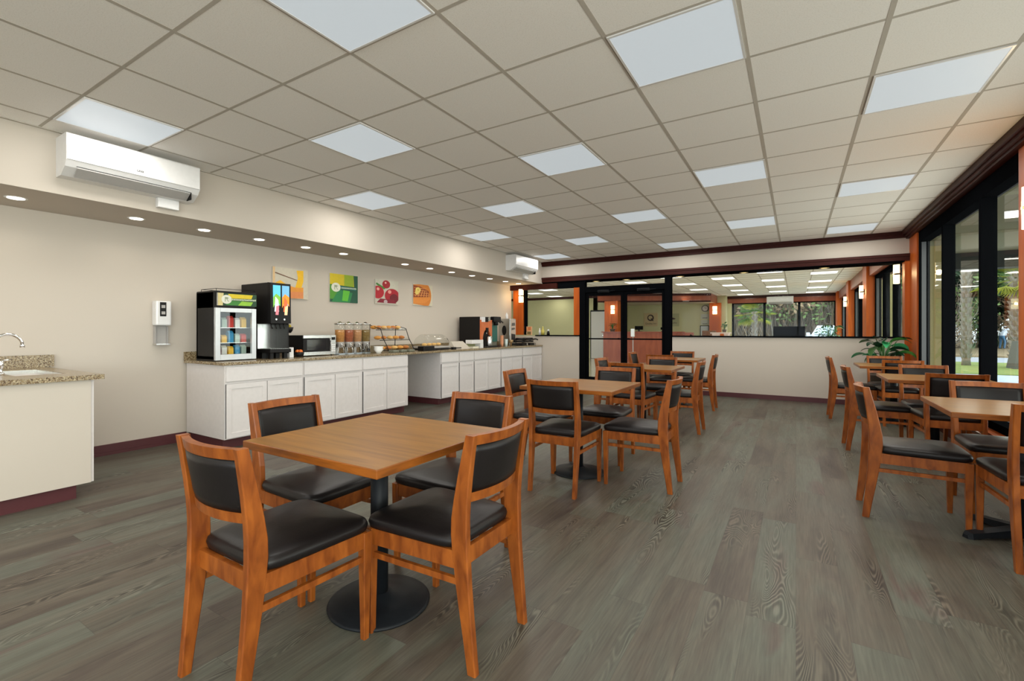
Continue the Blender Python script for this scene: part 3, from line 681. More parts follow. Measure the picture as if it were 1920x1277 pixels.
P1=[((206,198,180),FULL),((226,190,140),[(0,0),(.06,0),(.06,1),(0,1)]),((232,152,50),[(.05,.42),(.3,.46),(.62,.38),(.86,.40),(.86,.02),(.3,.0),(.05,.1)]),((240,186,50),[(.08,.50),(.2,.58),(.34,.48),(.3,.42),(.08,.42)]),
 ((244,190,20),[(.62,.38),(.70,.70),(.66,.95),(.86,.97),(.86,.60),(.80,.38)]),((226,140,80),[(.05,.02),(.84,.02),(.86,.24),(.05,.22)]),((120,84,60),[(.05,.80),(.07,.83),(.68,.63),(.67,.61)])]
P2=[((22,84,60),FULL),((214,190,20),[(0,1),(0,.62),(.86,.58),(.84,1)]),((150,176,30),[(.5,1),(.5,.60),(.84,.58),(.84,1)]),((80,150,40),[(0,.62),(.3,.5),(.3,.1),(0,.1)]),((36,130,70),[(.05,0),(.70,0),(.8,.36),(.3,.45)]),((96,190,50),[(.42,.06),(.62,.05),(.70,.42),(.46,.44)]),((22,110,110),[(.30,.58),(.92,.54),(.92,.46),(.30,.48)])]+logo(.2,.52,.16)+dashes(.38,.9,.49,.06,31)
P3=[((200,196,180),FULL),((66,130,50),[(.05,.86),(.2,.78),(.45,.66),(.36,.60),(.1,.74),(.02,.80)]),((160,20,34),disc(.46,.82,.17)),((180,20,40),disc(.10,.47,.26)),((168,16,36),disc(.72,.36,.30,sx=1.1)),((110,8,26),disc(.80,.26,.19)),((130,12,40),[(.05,.05),(.9,.05),(.8,.2),(.2,.22)]),((232,150,140),disc(.60,.52,.075)),((236,170,160),disc(.10,.60,.06)),((236,180,170),disc(.42,.88,.04)),((190,170,170),disc(.42,.10,.08))]
P4=[((208,200,178),FULL),((214,130,50),[(0,.06)]+disc(.1,.48,.88,20,.95,-PI*.32,PI*.42)+[(0,.96)]),((150,70,34),[(.0,.36),(.86,.44),(.80,.72),(.35,.9),(0,.94)]),((224,140,60),[(0,.08),(.6,.12),(.9,.34),(.86,.42),(0,.34)])]
for k in range(6): P4.append(((232,160,90),[(.08+.14*k,.42),(.12+.14*k,.42),(.30+.10*k,.86-.05*k),(.27+.10*k,.86-.05*k)]))
for k in range(4): P4.append(((226,150,86),[(.02,.46+.11*k),(.82-.06*k,.48+.11*k),(.82-.06*k,.505+.11*k),(.02,.49+.11*k)]))
P4+=[((238,214,120),disc(.22,.72,.13)),((216,182,80),disc(.22,.72,.05)),((234,206,110),disc(.16,.60,.10))]
for (y0,y1,z0,z1,P,l) in [(3.53,4.04,1.612,2.005,P1,'square wall print of orange juice being poured, behind the juice machine'),(4.397,4.903,1.605,2.01,P2,'square green and yellow wall print with a round white logo'),
   (5.257,5.764,1.62,2.008,P3,'square wall print of glossy red apples'),(6.127,6.637,1.638,2.006,P4,'square wall print of a waffle with banana slices')]:
    m=MB(); picture(m,y0,y1,z0,z1,XL+.02,P); tag(m.build('wall_print',fix=False),l,'picture','food prints above the counter')
# drinks refrigerator
e=empty('display_refrigerator',(0,0,0),0,'black countertop refrigerator with silver glass door and green sign','refrigerator')
F0,F1,FX,BX,zt=2.55,2.985,-5.0,-5.39,1.60
m=MB(); t_=.025
m.box((BX,F0,Z+.02),(FX-.05,F0+t_,zt),M_BLACK).box((BX,F1-t_,Z+.02),(FX-.05,F1,zt),M_BLACK).box((BX,F0,Z+.02),(BX+t_,F1,zt),M_BLACK).box((BX,F0,Z+.0),(FX-.05,F1,Z+.05),M_BLACK).box((BX,F0,1.43),(FX-.04,F1,zt),M_BLACK).box((BX+.02,F0-.005,1.59),(FX-.02,F1+.005,1.605),M_BLACK)
m.build('cabinet',parent=e)
m=MB(); X_=FX-.04
for a,b_ in (((X_,F0,Z+.01),(X_+.035,F0+.05,1.43)),((X_,F1-.05,Z+.01),(X_+.035,F1,1.43)),((X_,F0+.05,Z+.01),(X_+.035,F1-.05,Z+.07)),((X_,F0+.05,1.385),(X_+.035,F1-.05,1.43))): m.box(a,b_,mat('silver',(.60,.61,.62,1),.3,metal=.5),bev=.003)
dr=m.build('door',parent=e); MB().box((X_+.012,F0+.05,Z+.07),(X_+.018,F1-.05,1.385),M_ACRYL).build('glass',parent=dr)
m=MB(); picture(m,F0+.03,F1+.01,1.455,1.585,FX-.02,[((30,70,40),FULL),((222,196,30),[(.25,.95),(.9,.95),(.86,.62),(.3,.6)]),((216,200,140),[(0,0),(.12,0),(.14,1),(0,1)]),((60,130,50),[(.2,.05),(.6,.05),(.66,.42),(.2,.4)]),((150,200,60),[(.5,.04),(.84,.04),(.9,.36),(.6,.4)])]+[(c_,[(a*.36+.06,b_) for a,b_ in p]) for c_,p in logo(.42,.5,.36)]+dashes(.3,.96,.44,.16,40),th=.03); m.build('header_sign',parent=e,fix=False)
m=MB()
for z in (1.06,1.22): m.box((BX+.03,F0+.03,z),(FX-.07,F1-.03,z+.006),M_STEEL)
m.build('shelf',parent=e)
rs=random.Random(3)
gi=0
for z in (Z+.05,1.066,1.226):
    for k in range(5):
        y=F0+.075+k*.07; hgt=rs.uniform(.08,.135); gi+=1
        c_=[(235,235,230),(240,190,60),(60,150,200),(180,200,190),(210,60,50)][(k+int(z*10))%5]
        o=MB().box((-5.17,y-.026,z),(-5.11,y+.026,z+hgt*.8),flat('carton_%d'%((k+int(z*10))%5),c_)).loft([[(-5.17,y-.026,z+hgt*.8),(-5.11,y-.026,z+hgt*.8),(-5.11,y+.026,z+hgt*.8),(-5.17,y+.026,z+hgt*.8)],[(-5.143,y-.026,z+hgt),(-5.137,y-.026,z+hgt),(-5.137,y+.026,z+hgt),(-5.143,y+.026,z+hgt)]],flat('carton_%d'%((k+int(z*10))%5),c_)).build('drink_carton')
        tag(o,'small %s drink carton, %s on the %s shelf inside the refrigerator'%(['white','yellow','blue','pale green','red'][(k+int(z*10))%5],ORD[k],['bottom','middle','top'][[Z+.05,1.066,1.226].index(z)]),'carton','cartons inside the drinks refrigerator')
m=MB(); q=[(-5.35,2.58,1.63),(-5.35,3.0,1.63),(-5.05,3.0,1.63),(-5.05,2.58,1.63),(-5.35,2.58,1.63)]
m.tube(q,.003,M_BLACK,n=6)
for a in q[:4]: m.tube([(a[0],a[1],1.605),(a[0],a[1],1.63)],.003,M_BLACK,n=6)
tag(m.build('wire_tray'),'thin black wire tray on top of the drinks refrigerator','tray')
# juice dispenser
e=empty('juice_dispenser',(0,0,0),0,'tall black juice machine with two lit fruit panels beside the refrigerator','drink machine')
MB().box((-5.52,3.105,1.27),(-4.98,3.355,1.735),M_BLACK,bev=.008).box((-5.52,3.105,Z),(-5.2,3.355,1.27),M_BLACK).build('body',parent=e)
m=MB(); m.loft([[( -4.98,3.10,1.28),(-4.98,3.36,1.28),(-4.98,3.36,1.735),(-4.98,3.10,1.735)],[(-4.925,3.105,1.275),(-4.925,3.355,1.275),(-4.935,3.355,1.73),(-4.935,3.105,1.73)]],M_BLACK); m.build('head',parent=e)
def lit(name,rgb,s=.5): return mat(name,srgb(*rgb),.4,em=srgb(*rgb),es=s)
for k,(y,cl,lab) in enumerate(((3.135,[(90,190,225),(120,180,60),(240,240,245),(220,120,130)],'lit panel with a pale drink'),(3.245,[(110,170,205),(240,140,30),(235,100,50),(250,200,150)],'lit panel with an orange drink'))):
    m=MB(); x=-4.9295; m.box((x-.004,y,1.365),(x,y+.09,1.705),lit('screen_%d_0'%k,cl[0]))
    for q,(rgb,pts) in enumerate([(cl[1],[(0,.25),(.5,.5),(1,.3),(1,.62),(.4,.72),(0,.6)]),(cl[2],[(.15,0),(.8,0),(.7,.5),(.3,.62)]),(cl[3],[(.3,.0),(.7,.0),(.8,.34),(.4,.3)])]):
        m.poly([(x+.0008*(q+1),y+.09*u,1.365+.34*v) for u,v in pts],lit('screen_%d_%d'%(k,q+1),rgb))
    o=m.build('graphic_panel',parent=e,fix=False); o['label']=lab
m=MB(); m.cyl((-4.928,3.17,1.32),.010,.006,M_STEEL,n=12,axis='X').cyl((-4.928,3.27,1.32),.010,.006,M_STEEL,n=12,axis='X'); m.build('push_button',parent=e)
for k in range(4): MB().tube([(-4.99,3.145+.05*k,1.28),(-4.985,3.145+.05*k,1.25),(-4.97,3.152+.05*k,1.215)],.007,M_BLACK).build('nozzle',parent=e)
MB().box((-5.20,3.11,.98),(-5.19,3.35,1.28),M_STEEL).box((-5.19,3.345,.93),(-4.97,3.357,1.28),M_BLACK).build('splash_plate',parent=e)
m=MB(); m.box((-5.19,3.10,.945),(-4.93,3.36,.985),M_BLACK,bev=.004); 
for k in range(9): m.box((-5.15,3.12+.026*k,.985),(-4.95,3.128+.026*k,.989),M_STEEL)
m.box((-5.17,3.12,Z),(-5.12,3.17,.945),M_BLACK).box((-5.17,3.29,Z),(-5.12,3.34,.945),M_BLACK).box((-5.0,3.12,Z),(-4.96,3.16,.945),M_BLACK).box((-5.0,3.29,Z),(-4.96,3.33,.945),M_BLACK); m.build('drip_tray',parent=e)
tag(MB().box((-5.10,3.40,Z),(-5.02,3.455,Z+.12),M_PLASTW,bev=.003).build('napkin_box'),'small white box beside the foot of the juice machine','box')
# two tier basket stand
e=empty('basket_stand',(-5.22,3.50,Z),0,'white two tier stand holding baskets behind the microwave','stand')
MB().cyl((0,0,0),.05,.008,M_PLASTW).cyl((0,0,0),.006,.31,M_PLASTW,n=10).build('stem',parent=e)
for z,nm in ((.29,'upper'),): 
    MB().lathe((0,0,z),[(.045,0),(.065,.03),(.075,.07),(.071,.07),(.061,.032),(.04,.006)],M_BLACK,n=20).build('bowl',parent=e)
rs=random.Random(8)
for k in range(7):
    a=k*2*PI/6; r=.036 if k<6 else 0
    o=MB().box((-.016,-.012,0),(.016,.012,.03),flat('yellow_packet',(214,188,60)),bev=.004).build('snack_packet',loc=(-5.22+r*math.cos(a),3.50+r*math.sin(a),Z+.36)); o.rotation_euler=(rs.uniform(-.5,.5),rs.uniform(-.5,.5),rs.uniform(0,3)); tag(o,'small yellow packet heaped in the black bowl of the stand','packet','yellow packets in the black bowl')
o=MB().lathe((-5.06,3.56,Z),[(.04,0),(.05,.03),(.055,.06),(.05,.06),(.036,.01)],M_BLACK,n=18).build('fruit_bowl'); tag(o,'small dark bowl left of the microwave','bowl')
for k in range(3):
    a=k*2.1; o=MB().sphere((0,0,0),.026,flat('orange_fruit',(226,120,50),.4)).build('orange',loc=(-5.06+.022*math.cos(a),3.56+.022*math.sin(a),Z+.065)); tag(o,'orange in the small dark bowl left of the microwave','fruit','oranges in the small dark bowl')
# microwave
e=empty('microwave_oven',(0,0,0),0,'black and steel microwave oven on the counter','microwave')
MB().box((-5.38,3.60,Z+.015),(-5.06,4.08,Z+.26),M_BLACK,bev=.005).build('body',parent=e)
m=MB(); m.box((-5.06,3.60,Z+.015),(-5.04,4.0,Z+.055),M_STEEL).box((-5.06,3.60,Z+.225),(-5.04,4.0,Z+.26),M_STEEL).box((-5.06,3.60,Z+.055),(-5.042,4.0,Z+.225),M_BLACK); d_=m.build('door',parent=e)
MB().box((-5.042,3.65,Z+.08),(-5.040,3.93,Z+.205),mat('dark_glass',(.02,.02,.022,1),.06)).build('window',parent=d_)
m=MB().tube([(-5.04,3.985,Z+.06),(-5.02,3.985,Z+.08),(-5.02,3.985,Z+.2),(-5.04,3.985,Z+.22)],.006,M_STEEL); m.build('handle',parent=d_)
m=MB().box((-5.06,4.002,Z+.015),(-5.04,4.08,Z+.26),M_STEEL)
for a in range(3):
    for b_ in range(4): m.box((-5.04,4.014+.02*a,Z+.05+.026*b_),(-5.0385,4.028+.02*a,Z+.068+.026*b_),M_PLASTW)
m.box((-5.04,4.012,Z+.2),(-5.0385,4.07,Z+.235),M_BLACK); m.build('control_panel',parent=e)
m=MB()
for a in (-5.35,-5.09):
    for b_ in (3.63,4.05): m.cyl((a,b_,Z),.012,.016,M_BLACK,n=10)
m.build('foot',parent=e)
# cereal dispensers: four in a row
CC=[((176,120,60),'mixed fruity cereal'),((150,80,50),'reddish brown cereal'),((176,126,84),'light brown cereal'),((120,96,50),'dark speckled cereal')]
for k in range(4):
    y=4.21+.148*k
    e=empty('cereal_dispenser',(-5.12,y,Z),0,'clear cereal dispenser filled with %s, %s from the microwave'%(CC[k][1],ORD[k]),'dispenser','cereal dispensers in a row')
    MB().lathe((0,0,0),[(.062,.165),(.068,.30),(.070,.40)],M_ACRYL,n=24).build('canister',parent=e)
    MB().lathe((0,0,0),[(.030,.13),(.055,.168),(.061,.24),(.062,.33)],mat('cereal_%d'%k,srgb(*CC[k][0]),.9,noise=(70,.6)),n=20).build('cereal',parent=e)
    MB().lathe((0,0,0),[(.074,.400),(.074,.418),(.03,.422),(.012,.44)],M_STEEL,n=24).build('lid',parent=e)
    m=MB(); m.lathe((0,0,0),[(.030,.09),(.034,.13),(.062,.168)],M_PLASTG,n=18).cyl((.03,0,.115),.016,.03,M_PLASTG,n=12,axis='X').tube([(.06,-.03,.15),(.06,.03,.085)],.007,M_STEEL); m.build('turning_knob',parent=e)
    m=MB(); m.box((-.06,-.05,0),(.05,.05,.014),mat('pale_blue_plastic',srgb(176,190,200),.35),bev=.003).box((-.058,-.02,.014),(-.046,.02,.14),M_STEEL).tube([(.035,-.045,.014),(.02,-.04,.10),(-.05,0,.12)],.005,M_STEEL,n=6).tube([(.035,.045,.014),(.02,.04,.10),(-.05,0,.12)],.005,M_STEEL,n=6); m.build('stand',parent=e)
def cyl_thing(name,x,y,prof,m,label,cat,group=None,z=Z,n=24):
    o=MB().lathe((0,0,0),prof,m,n=n).build(name,loc=(x,y,z)); return tag(o,label,cat,group)
for k in range(3):
    cyl_thing('cereal_bowl',-4.97,4.76,[(.03,0),(.035,.012),(.072,.055),(.070,.055),(.033,.016)],M_CERAM,'white cereal bowl in the stack by the dispensers, %s one up'%ORD[k],'bowl','stack of white bowls',z=Z+.021*k)
for k in range(6):
    cyl_thing('tumbler',-4.98,4.50+.028*(k%2)+.0,[(.022,0),(.028,.07),(.026,.07),(.02,.004)],M_ACRYL,'clear stacked tumbler before the last cereal dispenser, stack %s, %s up'%('left' if k%2==0 else 'right',ORD[k//2]),'cup','clear cups before the cereal',z=Z+.022*(k//2)) if k%2==0 else cyl_thing('tumbler',-4.98,4.58,[(.022,0),(.028,.07),(.026,.07),(.02,.004)],M_ACRYL,'clear stacked tumbler before the last cereal dispenser, stack right, %s up'%ORD[k//2],'cup','clear cups before the cereal',z=Z+.022*(k//2))
o=MB().box((-5.26,4.66,Z),(-5.12,4.86,Z+.10),mat('woven_basket',srgb(120,108,84),.9,noise=(60,.5)),bev=.006).build('basket'); tag(o,'small grey woven basket behind the white bowls','basket')
# pastry rack, two sloping shelves
e=empty('pastry_rack',(0,0,0),0,'black wire pastry rack with three trays of bread','rack')
for y in (4.98,5.52):
    MB().tube([(-4.98,y,Z),(-5.03,y,Z+.10),(-5.10,y,Z+.20),(-5.16,y,Z+.35),(-5.38,y,Z+.40)],.006,M_BLACK,n=6).tube([(-5.40,y,Z),(-5.38,y,Z+.40)],.006,M_BLACK,n=6).tube([(-5.40,y,Z+.05),(-4.98,y,Z+.02)],.005,M_BLACK,n=6).build('side_frame',parent=e)
TR=[(Z+.03,-5.03,'bottom'),(Z+.18,-5.12,'middle'),(Z+.335,-5.2,'top')]
for z,xf,nm in TR:
    o=MB().box((xf-.24,4.94,z),(xf,5.56,z+.006),M_ACRYL).box((xf-.006,4.94,z),(xf,5.56,z+.03),M_ACRYL).tube([(xf,4.93,z-.004),(xf,5.57,z-.004)],.005,M_BLACK,n=6).build('tray',parent=e)
rs=random.Random(5)
for (z,xf,nm),cnt in zip(TR,(5,5,6)):
    for k in range(cnt):
        y=5.0+.5*k/(cnt-1); c_=[(214,150,70),(190,120,60),(226,180,110)][k%3]
        o=MB().sphere((0,0,0),.045,mat('crust_%d'%(k%3),srgb(*c_),.7,noise=(30,.25)),sc=(1.3,.9,.62)).build('bread_roll',loc=(xf-.12,y,z+.034)); o.rotation_euler=(0,0,rs.uniform(-.5,.5))
        tag(o,'%s bread roll, %s from the left on the %s tray of the pastry rack'%(['golden','brown','pale'][k%3],ORD[k],nm),'bread','bread rolls in the pastry rack')
for k in range(3):
    o=MB().box((-.05,-.06,0),(.05,.06,.035),mat('wrapped_snack',srgb(110,112,96),.4,noise=(40,.6)),bev=.01).build('wrapped_bun',loc=(-4.93,5.02+.17*k,Z+.001)); tag(o,'grey wrapped bun on the worktop before the pastry rack, %s from the left'%ORD[k],'food','wrapped buns before the pastry rack')
# domed food cover
e=empty('domed_tray',(0,0,0),0,'clear domed cover over a serving tray on the counter','serving tray')
MB().box((-5.33,5.85,Z+.03),(-5.0,6.45,Z+.06),M_PLASTG,bev=.006).box((-5.31,5.87,Z),(-5.02,6.43,Z+.03),M_BLACK).build('base',parent=e)
m=MB(); rings=[]
for y,s in ((5.86,.55),(5.875,.85),(5.92,1.0),(6.38,1.0),(6.425,.85),(6.44,.55)):
    rings.append([(-5.165+.155*math.cos(a),y,Z+.06+.20*s*math.sin(a)**.7) for a in [PI*k/14 for k in range(15)]])
m.loft(rings,M_ACRYL,True); m.build('dome',parent=e)
for k in range(4):
    o=MB().sphere((0,0,0),.045,mat('crust_2',srgb(226,180,110),.7),sc=(1,1.1,.6)).build('pastry',loc=(-5.16,5.96+.12*k,Z+.088)); tag(o,'pale pastry under the clear dome, %s from the left'%ORD[k],'pastry','pastries under the clear dome')
e=empty('griddle',(0,0,0),0,'low black griddle with handle before the domed tray','griddle')
MB().box((-4.99,5.60,Z),(-4.86,5.86,Z+.075),M_BLACK,bev=.008).box((-4.99,5.86,Z),(-4.86,5.92,Z+.02),M_BLACK,bev=.004).build('body',parent=e); MB().tube([(-4.90,5.92,Z+.02),(-4.86,6.0,Z+.025)],.008,M_BLACK).build('handle',parent=e)
o=MB().tube([(-4.90,6.06,Z+.012),(-4.92,6.40,Z+.02),(-4.90,6.62,Z+.022)],.010,M_BLACK).box((-4.94,6.38,Z),(-4.88,6.46,Z+.04),M_BLACK,bev=.004).build('serving_tongs'); tag(o,'black serving tongs lying before the domed tray','utensil')
o=MB().loft([[(-5.12,6.52,Z),(-4.95,6.52,Z),(-4.95,6.98,Z),(-5.12,6.98,Z)],[(-5.10,6.56,Z+.13),(-5.07,6.56,Z+.13),(-5.07,6.90,Z+.13),(-5.10,6.90,Z+.13)]],flat('pale_card',(190,182,168))).build('tent_sign'); tag(o,'pale tent shaped sign board on the counter by the tongs','sign')
e=empty('bread_box',(0,0,0),0,'small white open fronted box beside the coffee machine','box')
MB().box((-5.08,7.0,Z+.08),(-4.93,7.36,Z+.15),M_PLASTW,bev=.004).box((-5.08,7.26,Z),(-4.93,7.36,Z+.08),M_PLASTW).box((-5.08,7.0,Z),(-5.05,7.26,Z+.08),flat('box_back',(150,150,110))).build('body',parent=e)
MB().box((-5.05,7.04,Z),(-4.94,7.22,Z+.03),flat('napkin_stack',(226,222,200))).build('napkin_stack',parent=e)
# coffee machine
e=empty('coffee_machine',(0,0,0),0,'tall black coffee machine with orange front on the counter','coffee machine')
MB().box((-5.50,7.37,Z),(-5.02,7.75,1.46),M_BLACK,bev=.008).build('body',parent=e)
m=MB(); OR=mat('orange_print',srgb(206,110,62),.35,noise=(10,.3)); pts=[(7.37,1.46),(7.37,Z+.12)]
arch=[(7.56+.135*math.cos(a),1.02+.20*math.sin(a)) for a in [PI-PI*k/12 for k in range(13)]]
ring=[(7.375,1.40),(7.375,Z+.12),(7.425,Z+.12)]+arch+[(7.695,Z+.12),(7.745,Z+.12),(7.745,1.40)]
m.loft([[(x,y,z) for y,z in ring] for x in (-5.02,-4.985)],OR); m.build('front_panel',parent=e)
m=MB(); m.box((-5.02,7.38,1.36),(-4.98,7.50,1.455),M_PLASTW).box((-5.02,7.50,1.36),(-4.975,7.60,1.45),M_BLACK).box((-5.02,7.60,1.38),(-4.975,7.67,1.45),M_STEEL); m.build('control_panel',parent=e)
MB().box((-5.02,7.52,1.17),(-4.97,7.60,1.25),M_BLACK).cyl((-4.99,7.56,1.12),.01,.05,M_STEEL,n=10).build('spout',parent=e)
MB().box((-5.02,7.37,Z),(-4.86,7.75,Z+.03),M_BLACK,bev=.004).build('drip_tray',parent=e)
e=empty('steel_carafe',(-4.93,7.56,Z+.03),0,'brushed steel carafe under the spout of the coffee machine','carafe')
MB().lathe((0,0,0),[(.055,0),(.058,.01),(.058,.16),(.045,.185)],M_STEEL,n=26).build('body',parent=e); MB().cyl((0,0,.18),.03,.02,M_BLACK,n=16).tube([(0,.055,.15),(0,.09,.14),(0,.09,.05),(0,.057,.03)],.007,M_BLACK).build('lid',parent=e)
e=empty('hot_drink_dispenser',(0,0,0),0,'green fronted drink machine with black top beside the coffee machine','drink machine')
MB().box((-5.45,7.78,Z),(-5.05,8.03,1.46),flat('machine_olive',(120,120,104),.4),bev=.006).build('body',parent=e)
MB().box((-5.05,7.78,1.36),(-4.95,8.03,1.47),M_BLACK,bev=.012).cyl((-4.99,7.9,1.30),.045,.07,M_BLACK,n=18).build('head',parent=e)
MB().box((-5.05,7.80,.98),(-5.03,8.01,1.30),flat('green_print',(40,100,90),.4)).build('front_panel',parent=e); MB().box((-5.05,7.79,Z),(-4.93,8.02,Z+.03),M_BLACK).build('drip_tray',parent=e)
# cup stacks
def cups(y,x,n,rgb,lab,r=.035,st=.03):
    for k in range(n): cyl_thing('paper_cup',x,y,[(r*.72,0),(r,.09),(r*.94,.09),(r*.66,.004)],flat('cup_%d'%rgb[0],rgb,.5),'%s, %s up in its stack'%(lab,ORD[k]),'cup','stacks of cups by the drink machines',z=Z+st*k,n=18)
cups(8.02,-4.93,5,(206,140,100),'terracotta paper cup',.035,.034); cups(8.17,-4.92,3,(200,216,214),'pale blue paper cup',.033,.03)
cyl_thing('condiment_jar',-4.92,8.36,[(.02,0),(.018,.06),(.045,.085),(.05,.13),(.046,.13),(.04,.09)],mat('gold_tin',srgb(170,140,100),.3,metal=.6),'small gold footed jar left of the waffle irons','jar')
for k in range(3): 
    o=MB().box((-.03,-.02,0),(.03,.02,.045),flat('packet_dark',(70,52,44)),bev=.004).build('tea_box',loc=(-4.90,7.93+.07*0-.0+.05*k-.05,Z+.001)) if k==0 else None
    if o and k==0: tag(o,'tiny dark tea box before the green drink machine','box')
e=empty('iced_drink_machine',(0,0,0),0,'tall steel drink machine with black oval badge and printed front','drink machine')
MB().box((-5.38,8.62,Z),(-5.10,8.86,1.45),M_STEEL,bev=.006).build('body',parent=e)
MB().sphere((-5.24,8.618,1.20),.055,M_BLACK,sc=(1,.12,1.9)).build('oval_badge',parent=e)
m=MB(); picture(m,8.64,8.85,.98,1.43,-5.09,[((196,176,160),FULL),((40,36,36),[(.1,.0),(.9,.0),(.9,.3),(.1,.34)]),((90,84,80),[(.15,.5),(.85,.55),(.8,.62),(.15,.6)]),((90,84,80),[(.15,.7),(.85,.72),(.8,.86),(.2,.84)])],th=.01); m.build('front_print',parent=e,fix=False)
MB().tube([(-5.36,8.60,1.42),(-5.30,8.56,1.36)],.014,M_BLACK).build('lever',parent=e)
cyl_thing('spray_bottle',-5.25,8.74,[(.03,0),(.03,.09),(.012,.11),(.012,.13)],M_PLASTW,'white bottle standing on the steel drink machine','bottle',z=1.45)
# waffle irons
def waffle(y,label):
    e=empty('waffle_maker',(-5.02,y,Z),0,label,'waffle maker','black waffle makers at the end of the counter')
    MB().box((-.17,-.13,0),(.13,.13,.05),M_BLACK,bev=.01).build('base',parent=e)
    MB().cyl((0,0,.07),.125,.035,M_BLACK,n=28).cyl((0,0,.115),.125,.05,M_BLACK,n=28,r2=.11).build('plates',parent=e)
    MB().tube([(.10,0,.13),(.20,0,.14),(.25,0,.12)],.014,M_BLACK).build('handle',parent=e); MB().cyl((.13,.06,.025),.022,.012,M_STEEL,n=18,axis='X').build('dial',parent=e)
    MB().box((-.15,-.02,.04),(-.10,.02,.16),M_STEEL).build('hinge',parent=e)
waffle(8.93,'black waffle maker at the counter end, the left of the two'); waffle(9.27,'black waffle maker at the counter end, against the half wall')
# things on the half wall
e=empty('picture_frame',(0,0,0),0,'small orange print in a stand behind the waffle makers','picture')
m=MB(); m.box((-5.30,9.535,1.10),(-5.06,9.55,1.29),flat('frame_pale',(220,170,130)));
for k,(rgb,p) in enumerate([((206,120,70),[(.1,.5),(.9,.55),(.9,.95),(.1,.9)]),((226,160,110),[(.3,.6),(.6,.6),(.55,.9),(.35,.88)]),((120,100,60),[(.1,.05),(.9,.05),(.9,.4),(.1,.4)]),((226,190,150),[(.2,.12),(.5,.12),(.5,.34),(.2,.34)])]):
    m.poly([(-5.30+.24*u,9.535-.0008*(k+1),1.10+.19*v) for u,v in p],flat('ink_%d_%d_%d'%rgb,rgb))
m.build('print',parent=e,fix=False)
o=cyl_thing('syrup_bottle',-4.80,9.57,[(.035,0),(.038,.09),(.02,.12),(.012,.17),(.010,.19)],flat('yellow_bottle',(206,190,90),.35),'yellow pump bottle on the half wall by the waffle makers','bottle',z=1.10)
o=cyl_thing('syrup_bottle',-4.87,9.555,[(.022,0),(.024,.08),(.010,.12),(.010,.15)],M_PLASTW,'slim white bottle on the half wall left of the yellow one','bottle',z=1.10)
e=empty('figurine',(-4.66,9.56,1.10),0,'little black and white figurine on the half wall cap','figurine'); MB().lathe((0,0,0),[(.035,0),(.032,.05),(.018,.085)],M_BLACK,n=18).build('body',parent=e); MB().sphere((0,0,.105),.024,M_PLASTW).build('head',parent=e)
# ================================================================== PLANTS
def leaf(mb,base,az,el,L,W,m,droop=.5,tw=0):
    """broad leaf from base, heading az, starting elevation el, curling down"""
    n=7; d=Vector((math.cos(az),math.sin(az),0)); side=Vector((-math.sin(az),math.cos(az),0)); p=Vector(base); a=el; vs=[]
    for i in range(n+1):
        t=i/n; w=W*math.sin(PI*min(1,t*.93+.05))**.8*(1-.35*t)
        up=Vector((-math.sin(a)*d.x,-math.sin(a)*d.y,math.cos(a)))
        s2=(side*math.cos(tw)+up*math.sin(tw))
        vs+=[p-s2*w+up*w*.25,p-up*0,p+s2*w+up*w*.25]
        p=p+(d*math.cos(a)+Vector((0,0,math.sin(a))))*L/n; a-=droop/n*2
    fs=[]
    for i in range(n):
        q=i*3; fs+=[(q,q+1,q+4,q+3),(q+1,q+2,q+5,q+4)]
    mb.add(vs,fs,m,True)
def potted(name,loc,label,n,r,h0,L,W,mats,potr=.16,poth=.4,seed=1,potm=None):
    rs=random.Random(seed); e=empty(name,loc,0,label,'plant')
    MB().lathe((0,0,0),[(potr*.72,0),(potr*.8,.02),(potr,poth),(potr*1.06,poth),(potr*1.06,poth-.03),(potr*.9,poth-.03)],potm or mat('pot_clay',srgb(96,84,74),.6),n=26).build('pot',parent=e)
    MB().cyl((0,0,poth-.05),potr*.9,.02,mat('soil',srgb(50,38,30),.95),n=20).build('soil',parent=e)
    st=MB(); lv={m:MB() for m in mats}
    for k in range(n):
        az=2*PI*k/n*2.4+rs.uniform(-.3,.3); rr=r*rs.uniform(.15,1); hh=h0*rs.uniform(.45,1.05)
        tip=(rr*math.cos(az),rr*math.sin(az),poth+hh)
        st.tube([(.02*math.cos(az),.02*math.sin(az),poth-.04),(rr*.35*math.cos(az),rr*.35*math.sin(az),poth+hh*.65),tip],.006,M_LEAF,n=5)
        m_=mats[k%len(mats)]
        leaf(lv[m_],tip,az+rs.uniform(-.5,.5),rs.uniform(-.1,.7),L*rs.uniform(.7,1.1),W*rs.uniform(.7,1.15),m_,rs.uniform(.3,.9),rs.uniform(-.5,.5))
    st.build('stems',parent=e)
    for m_ in mats: lv[m_].build('leaves',parent=e,fix=False)
    return e
potted('potted_plant',(1.10,9.06,0),'broad leaved green potted plant in the corner by the half wall',30,.17,.50,.25,.075,[M_LEAF,M_LEAF2,M_LEAF3,M_LEAF2],.17,.55,seed=11)
potted('potted_plant',(1.0,20.4,0),'bushy green plant before the far lobby window',60,.33,.85,.20,.05,[M_LEAF2,M_LEAF],.2,.5,seed=4)
potted('potted_plant',(-6.15,18.4,1.15),'small dark plant on the left end of the reception desk',22,.10,.20,.12,.03,[M_LEAF2,M_LEAF],.10,.12,seed=6)
potted('potted_plant',(-2.10,18.2,1.14),'small plant on the pale lobby counter',16,.08,.20,.12,.03,[M_LEAF2,M_LEAF],.07,.10,seed=9)
